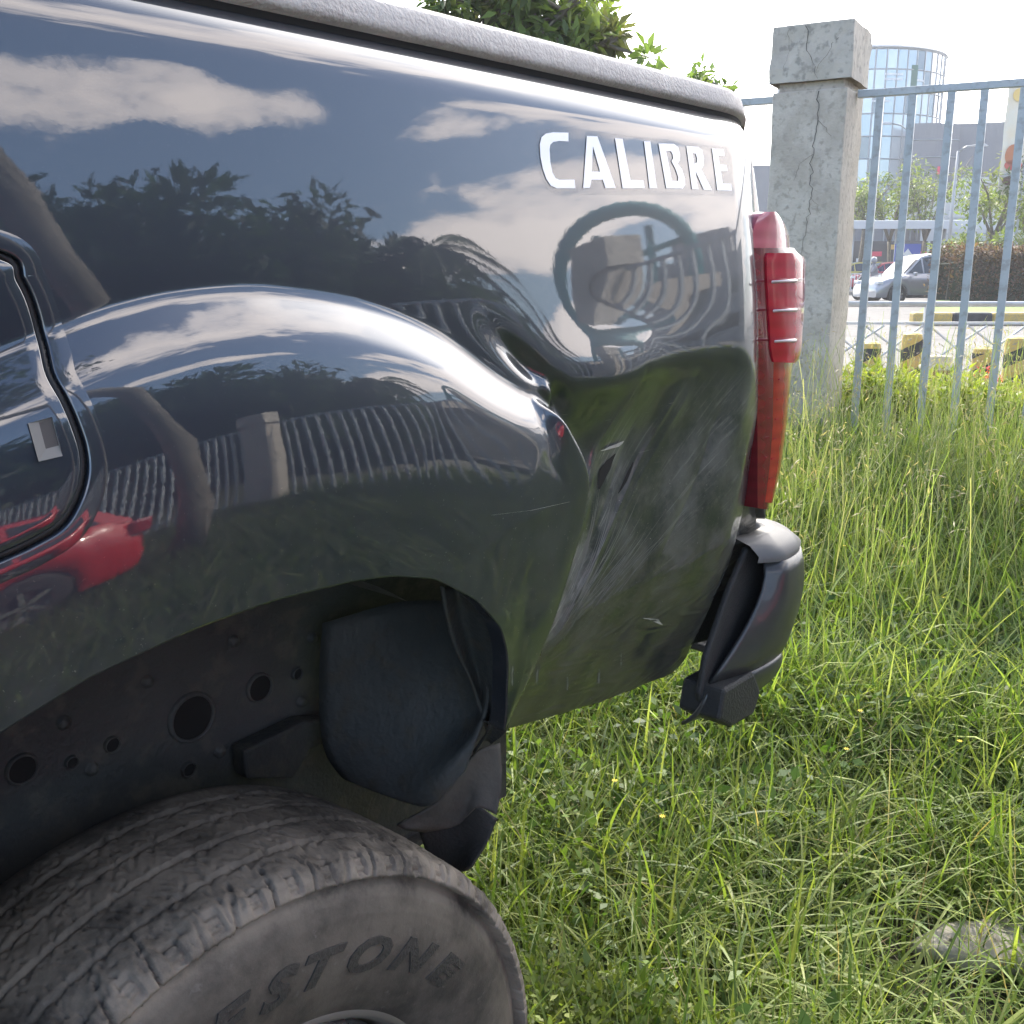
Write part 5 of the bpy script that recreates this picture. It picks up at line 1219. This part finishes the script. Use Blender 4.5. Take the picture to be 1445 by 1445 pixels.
ed = [(0, 1), (1, 2), (2, 3), (3, 4), (2, 5), (5, 6), (6, 7), (2, 8), (8, 9), (9, 10), (0, 11), (11, 12), (12, 13), (13, 14), (0, 15), (15, 16), (16, 17), (17, 18)]
skinned('body', pts, ed, [.15, .15, .16, .06, .09, .07, .05, .035, .07, .05, .035, .1, .075, .055, .04, .1, .075, .055, .04], m_cloth, ps)
MB().lathe([(0.001, .13), (.08, .11), (.125, .04), (.13, -.04), (.11, -.1), (.001, -.1)], 20, 'z', (-.09, 0, 1.60)).build('helmet', mat('helmet_grey', (.25, .25, .27), .3, coat=1.), ps, smooth=True)
sc_ = empty('scooter', at(1236, 43, -.19), YR, 'dark scooter ridden past beyond the silver car', 'scooter')
sc_mb = MB(); P = [[(x, -w_, z0_), (x, -w_, z1_), (x, w_, z1_), (x, w_, z0_)] for x, w_, z0_, z1_ in ((-.72, .06, .50, .75), (-.60, .12, .35, .95), (-.48, .14, .28, .80), (-.40, .14, .26, .36), (-.15, .14, .26, .38), (-.05, .13, .35, .74), (.40, .13, .42, .78), (.70, .06, .60, .76))]
sc_mb.grid(P).build('body', m_blk, sc_, smooth=True, auto=40)
for x in (-.62, .55): MB().lathe([(.15, -.05), (.25, -.05), (.27, 0), (.25, .05), (.15, .05)], 20, 'y', (x, 0, .27)).build('wheel', m_tyr2, sc_, smooth=True)
MB().tube([(-.58, -.32, 1.03), (-.55, 0, 1.0), (-.58, .32, 1.03)], .018, 6).build('handlebar', m_blk, sc_)

# --- far low white fence, blue sign, canopy, poles
wf = empty('mesh_fence', at(1196, 50, -.19), YR, 'low white mesh fence at the far kerb left of the car', 'fence')
MB().box((1.1, 0, 1.0), (2.6, .05, .05)).build('top_rail', m_white, wf); MB().box((1.1, 0, .25), (2.6, .05, .05)).build('bottom_rail', m_white, wf)
for k in range(19): MB().box((-.2 + k * .145, 0, .62), (.03, .03, .75)).build('bar', m_white, wf)
bs = empty('blue_signboard', at(1279, 51.5, -.06), YR, 'blue board with a white emblem standing beside the car', 'sign')
MB().box((0, 0, 1.50), (1.25, .06, 1.55)).build('board', mat('sign_blue', (.045, .075, .32), .5), bs)
for sx in (-.5, .5): MB().box((sx, 0, .36), (.06, .06, .75)).build('leg', m_white, bs)
em = MB(); yq = -.034
em.add([(-.16, yq, 1.35), (.16, yq, 1.35), (.16, yq, 1.75), (.24, yq, 1.75), (0, yq, 2.05), (-.24, yq, 1.75), (-.16, yq, 1.75)], [(0, 1, 2, 3, 4, 5, 6)]); em.build('emblem', m_white, bs)
MB().box((0, -.036, 1.52), (.12, .004, .2)).build('emblem_door', MATS['sign_blue'], bs)
m_can = mat('canopy_metal', (.50, .52, .54), .4, .2); m_dkst = mat('dark_steel', (.10, .11, .12), .5)
cnp = empty('walkway_canopy', at(1150, 57, -.06), YR, 'long pale canopy roof on columns along the mall front', 'canopy')
MB().box((5.2, 0, 3.42), (14.0, 3.6, .20)).build('roof', m_can, cnp, bevel=.03); MB().box((5.2, -1.83, 3.30), (14.0, .05, .40)).build('fascia', m_can, cnp)
for k in range(6): MB().tube([(-.8 + k * 2.4, -.9, 0), (-.8 + k * 2.4, -.9, 3.3)], .14, 12).build('column', m_can, cnp, smooth=True)
m_pole = mat('galvanised', (.40, .41, .42), .5, .4)
def lamp_post(px, D, h, arm, label, base_px=None, z=-.06, rz=YR):
    l = empty('street_lamp', at(px, D, z), rz, label, 'street lamp', 'street lamps')
    MB().tube([(0, 0, 0), (.0, 0, h * .6), (0.02, 0, h)], [.11, .085, .06], 10).build('pole', m_pole, l, smooth=True)
    for a in (arm if isinstance(arm, tuple) else (arm,)):
        pts = [(0.02, 0, h - .05), (a * .4, 0, h + .20), (a * .9, 0, h + .28)]; MB().tube(pts, .04, 6).build('arm', m_pole, l, smooth=True)
        MB().box((a * 1.1, 0, h + .27), (abs(a) * .45 + .2, .22, .10), taper=.6).build('lamp_head', m_pole, l, bevel=.02)
    return l
lamp_post(1266, 49, 7.2, -1.0, 'tall street lamp rising in front of the glass tower'); lamp_post(1336, 52, 6.6, 1.0, 'second street lamp in front of the grey mall wall')

# --- the mall: glass drum, grey band, pale wall
mall = empty('shopping_mall', at(1262, 82, -.06), YR, 'shopping mall with curved glass drum and long grey wall', 'building')
m_gl = mat('curtain_glass', (.30, .37, .42), .08, .25, spec=.8, coat=1., noise=(.40, .46, .50), nscale=.12)
m_gl2 = mat('curtain_glass_pale', (.50, .55, .58), .12, .2, coat=1.); m_gl3 = mat('curtain_glass_dark', (.12, .16, .19), .08, .2, coat=1.); m_mul = mat('mullion', (.30, .32, .34), .5, .3)
m_grey = mat('mall_grey', (.17, .175, .195), .7, noise=(.20, .205, .22), nscale=.5); m_pale = mat('mall_pale', (.50, .50, .49), .75, noise=(.56, .555, .54), nscale=.4); m_drk = mat('shopfront_dark', (.035, .035, .04), .35)
S_ = 82 * .9724 / 1450                                  # metres per picture pixel at that distance
cxm, Rm = (1229 - 1262) * S_, 6.4
def drum_pt(a, r_, z): return (cxm + r_ * math.sin(a), -r_ * math.cos(a) + Rm, z)
def zr(py, D=82.): d, f_ = unproject(722, py); return 1.26 + d.z / f_ * D
ZT_ = zr(66); rows_z = [zr(320), zr(288), zr(256), zr(224), zr(192), zr(160), zr(128), zr(97), ZT_]
random.seed(11)
NA = 24; a0_, a1_ = R(-88), R(88)
for i in range(NA):
    A0, A1 = a0_ + (a1_ - a0_) * i / NA, a0_ + (a1_ - a0_) * (i + 1) / NA
    for j in range(8):
        mm = random.choice((m_gl, m_gl, m_gl2, m_gl2, m_gl3)) if j > 3 else random.choice((m_gl, m_gl3, m_gl2, m_gl))
        g_ = .02
        MB().add([drum_pt(A0 + g_ * .4, Rm, rows_z[j] + .04), drum_pt(A1 - g_ * .4, Rm, rows_z[j] + .04), drum_pt(A1 - g_ * .4, Rm, rows_z[j + 1] - .04), drum_pt(A0 + g_ * .4, Rm, rows_z[j + 1] - .04)], [(0, 1, 2, 3)]).build('pane', mm, mall)
mb = MB()
for i in range(NA + 1):
    A0 = a0_ + (a1_ - a0_) * i / NA; mb.tube([drum_pt(A0, Rm + .0, 0), drum_pt(A0, Rm, ZT_)], .07, 4)
mb.build('mullions', m_mul, mall)
mb = MB()
for z in rows_z: mb.tube([drum_pt(a0_ + (a1_ - a0_) * k / 40, Rm + .01, z) for k in range(41)], .05 if z != ZT_ else .16, 4)
mb.build('transoms', m_mul, mall)
# interior slabs seen through as pale bars, roof disc
MB().lathe([(0.001, ZT_ - .1), (Rm - .05, ZT_ - .1)], 48, 'z', (cxm, Rm, 0)).build('roof', m_pale, mall)
MB().lathe([(Rm - .12, 0), (Rm - .12, ZT_ - .3)], 48, 'z', (cxm, Rm, 0)).build('drum_core', m_grey, mall)
for (pxa, pya, wd_, hh_) in ((1190, 103, 22, 3), (1190, 110, 22, 3), (1240, 103, 26, 3), (1240, 110, 26, 3), (1278, 110, 18, 3), (1225, 133, 24, 3), (1225, 141, 24, 3)):
    X_ = (pxa - 1229) * S_; a = math.asin(max(-.95, min(.95, X_ / Rm))); P = []
    for k in range(7):
        aa = a + (k / 6 - .5) * wd_ * S_ / Rm; P.append([drum_pt(aa, Rm + .05, zr(pya + hh_)), drum_pt(aa, Rm + .05, zr(pya))])
    MB().grid(P).build('louvre', m_white, mall)
MB().box(((1269 - 1262) * S_, Rm - Rm * .885 - .35, zr(140)), (.55, .12, 4.9)).build('green_fin', mat('green_panel', (.03, .12, .09), .4), mall)
# grey curved band in front (right part) and pale wall swinging right towards the viewer
def wall_run(name, pts, z0, z1, m):
    return MB().grid([[(x, y, z0 if not callable(z0) else z0(x)), (x, y, z1 if not callable(z1) else z1(x))] for x, y in pts]).build(name, m, mall)
bx = [((1250 - 1262) * S_ + 7.2 * (1 - math.cos(t)) * .0 + t * 5.6, -.9 - 1.2 * math.sin(t * 1.6)) for t in np.linspace(0, 1, 14)]
band = [(((1258 + 72 * t) - 1262) * S_, -1.4 + .9 * (1 - math.sin(math.pi * (.15 + .7 * t)))) for t in np.linspace(0, 1, 16)]
wall_run('drum_band', band, zr(268), zr(177), m_grey)
for py in (200, 224, 246): MB().tube([(x, y - .03, zr(py)) for x, y in band], .05, 4).build('band_rail', m_mul, mall)
MB().box(((1303 - 1262) * S_, -1.55, zr(243)), (.42, .06, .55)).build('red_sign', mat('sign_red', (.65, .03, .08), .5), mall)
run = [(((1326 + 200 * t) - 1262) * S_ * (1 - .10 * t), -.6 - 8.5 * t * t - 1.0 * t) for t in np.linspace(0, 1, 24)]
wall_run('grey_wall', run, lambda x: zr(253) - .0, lambda x: zr(176) , m_grey)
wall_run('pale_wall', [(x, y - .05) for x, y in [(band[6][0], -1.1)] + run], 3.0, lambda x: zr(252), m_pale)
for k in range(1, 8):
    z = 3.0 + (zr(252) - 3.0) * k / 8; MB().tube([(x, y - .06, z) for x, y in run], .025, 4).build('panel_joint', m_mul, mall)
MB().prism([(-12, 4, 0), (30, 4, 0), (30, 24, 0), (-12, 24, 0)], (0, 0, 9)).build('rear_block', m_grey, mall)
wall_run('shopfront', [(-9, .2), (0, -1.5), (6, -2.0), (20, -6)], -.1, 3.05, m_drk)
for k in range(12): MB().box((-7 + k * 2.1, -2.2 - .17 * k, 1.5), (.14, .14, 3.0)).build('shop_pier', m_pale, mall)
for k in range(7): MB().box((-3.2 + k * 1.15, -1.75 - k * .08, 1.6 + .5 * (k % 3)), (.7, .1, .35)).build('shop_sign', (m_white, MATS['sign_red'], mat('shop_amber', (.6, .35, .08), .5))[k % 3], mall)
# left lower part: another grey-white block left of drum behind pillar
# banners
def banner(px, D, top, bot, wpx, label, z=-.06):
    b_ = empty('banner', at(px, D, z), YR, label, 'banner', 'vertical banners on poles'); k_ = D / 1450
    zt_, zb_ = zr(top, D), zr(bot, D); w_ = wpx * k_
    MB().tube([(w_ / 2 + .06, 0, 0), (w_ / 2 + .06, 0, zt_ + .2)], .05, 8).build('pole', m_pole, b_)
    P = [[(-w_ / 2 + w_ * i / 6, .03 * math.sin(i + 3 * z_), z_) for z_ in np.linspace(zb_, zt_, 12)] for i in range(7)]
    MB().grid(P).build('cloth', mat('banner_cream', (.72, .60, .44), .7, noise=(.70, .66, .58), nscale=.8), b_, smooth=True)
    hgt = zt_ - zb_
    def blob(name, cx_, cz_, rx, rz_, m): MB().add([(cx_ + rx * math.cos(t), -.05, cz_ + rz_ * math.sin(t)) for t in np.linspace(0, 2 * math.pi, 20, endpoint=False)], [tuple(range(20))]).build(name, m, b_)
    blob('print_yellow', 0, zt_ - hgt * .10, w_ * .28, w_ * .28, mat('print_yellow', (.75, .52, .18), .7)); blob('print_brown', -.0, zb_ + hgt * .36, w_ * .36, hgt * .10, mat('print_brown', (.48, .17, .08), .7))
    blob('print_red', .05, zb_ + hgt * .27, w_ * .40, hgt * .05, mat('print_red', (.55, .10, .08), .7)); blob('print_dark', 0, zb_ + hgt * .13, w_ * .38, hgt * .045, mat('print_dark', (.10, .05, .04), .7)); blob('print_white', 0, zb_ + hgt * .18, w_ * .38, hgt * .025, m_white)
banner(1412, 44, 118, 275, 30, 'tall cream banner with food print at the right edge of the photo')
# street trees
for k, (px, D, h, sp, th_, sd2, lb) in enumerate(((1215, 60, 6.2, 1.5, 3.2, 1, 'slim street tree left in front of the glass drum'), (1252, 61, 6.9, 1.9, 2.6, 2, 'street tree between the blue board and the first street lamp'), (1302, 60, 7.4, 2.1, 2.6, 3, 'street tree in the middle before the drum'),
        (1398, 45, 5.6, 2.0, 2.3, 4, 'twisted street tree with open crown behind the copper hedge'), (1452, 48, 5.4, 2.2, 2.0, 6, 'street tree at the right edge of the photo'))):
    tree('street_tree', at(px, D, -.06), lb, h, sp, th_, G_STREET, .26, 7, 26, 8, sd2 + 20, 'street trees before the mall', .13, .62, lean=.3)
for px in (1362, 1380): tree('shrub', at(px, 43, -.06), 'round green shrub beside the copper hedge %s' % ('left one' if px < 1370 else 'right one'), 2.6, .7, .5, G_STREET, .22, 5, 40, 6, px, 'round shrubs', .05, .5, cat='shrub')
far_b = empty('apartment_block', at(1225, 130, -.06), YR, 'pale far tower block seen through the gap beside the pillar', 'building')
MB().box((-.5, 0, 7.5), (5, 6, 15)).build('wall', m_pale, far_b)
for i in range(3):
    for j in range(9): MB().box((-2.0 + i * 1.4, -3.02, 2.0 + j * 1.45), (.8, .06, .7)).build('window', m_glass, far_b)

# ================================================================== MIRRORED SURROUNDINGS (behind the photographer)
tl = empty('leaning_trunk', rp(-61.5, 6.2, -.2), 0, 'bare leaning tree trunk mirrored at the left of the truck side', 'tree')
pts = [Vector((0, 0, -.2)), Vector((-.02, -.02, .8)), Vector((-.12, -.1, 1.8)), Vector((-.5, -.15, 3.0)), Vector((-1.1, -.2, 4.2)), Vector((-1.9, -.3, 5.4)), Vector((-2.4, -.3, 6.2))]
MB().tube(pts, [.18, .15, .14, .13, .12, .10, .07], 12).build('trunk', m_bark, tl, smooth=True)
leaf_cloud('crown', [(-2.4 + random.gauss(0, .7), -.3 + random.gauss(0, .7), 6.6 + random.gauss(0, .35), .5) for _ in range(28)], 60, .2, G_DARK, tl, seed=3)
for k, (az, d, h, sp) in enumerate(((-75, 19, 5.6, 3.2), (-69, 20, 6.4, 3.4), (-64, 21, 6.2, 3.3), (-59, 21, 5.6, 3.2), (-54.5, 22, 4.8, 2.8), (-50.5, 23, 3.9, 2.4))):
    tree('shade_tree', rp(az, d, -.1), ('dark bushy tree mirrored at the far left', 'tall dark tree mirrored behind the leaning trunk', 'dark tree mirrored just right of the leaning trunk', 'broad dark tree mirrored over the wheel arch', 'lower dark tree mirrored before the palm', 'lowest dark tree mirrored next to the palm')[k], h, sp, .9, G_DARK, .42, 9, 170, 16, 50 + k, 'dark trees across the lot', .2, 1.2)
hedge('tall_thicket', rp(-80, 25, -.1), rp(-47, 27, -.1), 2.0, 3.2, 'dark thicket under the mirrored trees across the lot', G_DARK, cat='thicket', leaf=.34, n=7000, z0=-.1, seed=15)
def palm(loc, label, h=5., sc=1., seed=4):
    g_ = random.Random(seed); t = empty('palm_tree', loc, 0, label, 'palm tree'); MB().tube([(0, 0, -.2), (.08, 0, h * .5), (.05, .05, h)], [.2, .15, .12], 10).build('trunk', m_bark, t, smooth=True)
    for k in range(15):
        a = 2 * math.pi * k / 15 + g_.random() * .3; el = g_.uniform(-.1, 1.1); P = []; spine = []
        for i in range(10):
            q = i / 9; r_ = 1.9 * sc * q; spine.append(Vector((r_ * math.cos(a) * math.cos(el * .5), r_ * math.sin(a) * math.cos(el * .5), h + 1.5 * sc * math.sin(el) * q - 1.5 * sc * q * q)))
        mb = MB(); mb.tube(spine, [.02] * 9 + [.008], 4)
        for i in range(1, 10):
            for u_ in (0, .5):
                p = spine[i - 1].lerp(spine[i], u_); d = (spine[i] - spine[i - 1]).normalized(); s_ = d.cross(Vector((0, 0, 1))).normalized(); ll = .5 * sc * (1 - .5 * abs(i / 9 - .4))
                for sg in (-1, 1): mb.add([p - d * .03, p + s_ * sg * ll * .5 + d * .12 - Vector((0, 0, .06)), p + s_ * sg * ll + d * .25 - Vector((0, 0, .28)), p + d * .03], [(0, 1, 2, 3)])
        o = mb.build('frond', mat('palm_green', (.03, .055, .022), .6), t)
    return t
palm(rp(-44.5, 21, -.1), 'palm tree mirrored in the flare above the wheel arch', 5.0, .9)
# low long building with flat roof and grey block of flats, mirrored towards the tail
lb_ = empty('long_shed', rp(-42, 33, -.1), R(-76 + 90) - R(90), 'long low building with pale roof band mirrored over the wheel arch', 'building')
MB().box((0, 0, 1.7), (14, 6, 3.4)).build('wall', mat('shed_wall', (.10, .10, .10), .8), lb_); MB().box((0, 0, 3.7), (15.5, 7.4, .55)).build('roof', mat('shed_roof', (.42, .37, .31), .7), lb_)
for k in range(8): MB().box((-6.1 + k * 1.75, -3.02, 1.7), (1.2, .08, 1.3)).build('window', m_glass, lb_); 
for k in range(8): MB().box((-6.1 + k * 1.75, 3.02, 1.7), (1.2, .08, 1.3)).build('window', m_glass, lb_)
ab = empty('apartment_block', rp(-25, 60, -.1), R(-20), 'grey apartment block with square windows mirrored near the tail lamp', 'building')
m_ab = mat('apartment_grey', (.26, .26, .27), .8, noise=(.30, .30, .30), nscale=.5)
MB().box((0, 0, 4), (9, 13, 8)).build('wall', m_ab, ab); MB().box((-2, -3, 8.8), (3, 4, 2.0)).build('roof_house', m_ab, ab)
for i in range(6):
    for j in range(2): MB().box((-4.52, -5.7 + i * 2.3, 2.2 + j * 3.0), (.10, 1.2, 1.3)).build('window', m_glass, ab); MB().box((-4.58, -5.7 + i * 2.3, 1.45 + j * 3.0), (.14, 1.4, .12)).build('sill', m_pale, ab)
dl = lamp_post(0, 1, 7.5, (-1.3, 1.3), 'double-armed street lamp mirrored in the middle of the panel'); dl.location = rp(-43.5, 48, -.1); dl.rotation_euler[2] = R(40)
# unseen teal ring on legs, added to produce the reflected ring below the lettering
m_teal = mat('teal_paint', (.02, .20, .22), .5)
tf = empty('reflection_ring', rp(-33, 30, -.15), R(-33) + R(90), 'teal oval ring on legs, added for the mirrored ring below the lettering', 'frame')
arc = [(2.1 * math.cos(t) * (1 + .15 * math.sin(t)), 0, 4.5 + 2.6 * math.sin(t)) for t in np.linspace(0, 2 * math.pi, 41)]
MB().tube(arc, .27, 10, cap=False).build('ring', m_teal, tf, smooth=True)
for x in (-.6, .6): MB().tube([(x, 0, -.2), (x * 1.3, 0, 6.4)], .13, 8).build('upright', m_teal, tf, smooth=True)
for z in (3.6, 5.2): MB().tube([(-1.9, 0, z), (1.9, 0, z + .5)], .11, 8).build('crossbar', m_teal, tf, smooth=True)
car((.42, -5.35, -.24), R(2), 'red hatchback parked across the lot, mirrored low at the left edge of the truck side', mat('red_car_paint', (.55, .012, .02), .3, coat=1.), .95, .95, name='red_hatchback')

hz_m = bpy.data.materials.new('air'); hz_m.use_nodes = True; t_ = hz_m.node_tree; t_.nodes.clear()
pv = N(t_, 'ShaderNodeVolumePrincipled'); pv.inputs['Color'].default_value = (.93, .95, 1, 1); pv.inputs['Density'].default_value = .0011; pv.inputs['Anisotropy'].default_value = .3
om = N(t_, 'ShaderNodeOutputMaterial'); L(t_, pv.outputs[0], om.inputs['Volume'])
tag(MB().box((0, 0, 13.7), (1900, 1900, 30.)).build('haze', hz_m), kind='stuff')
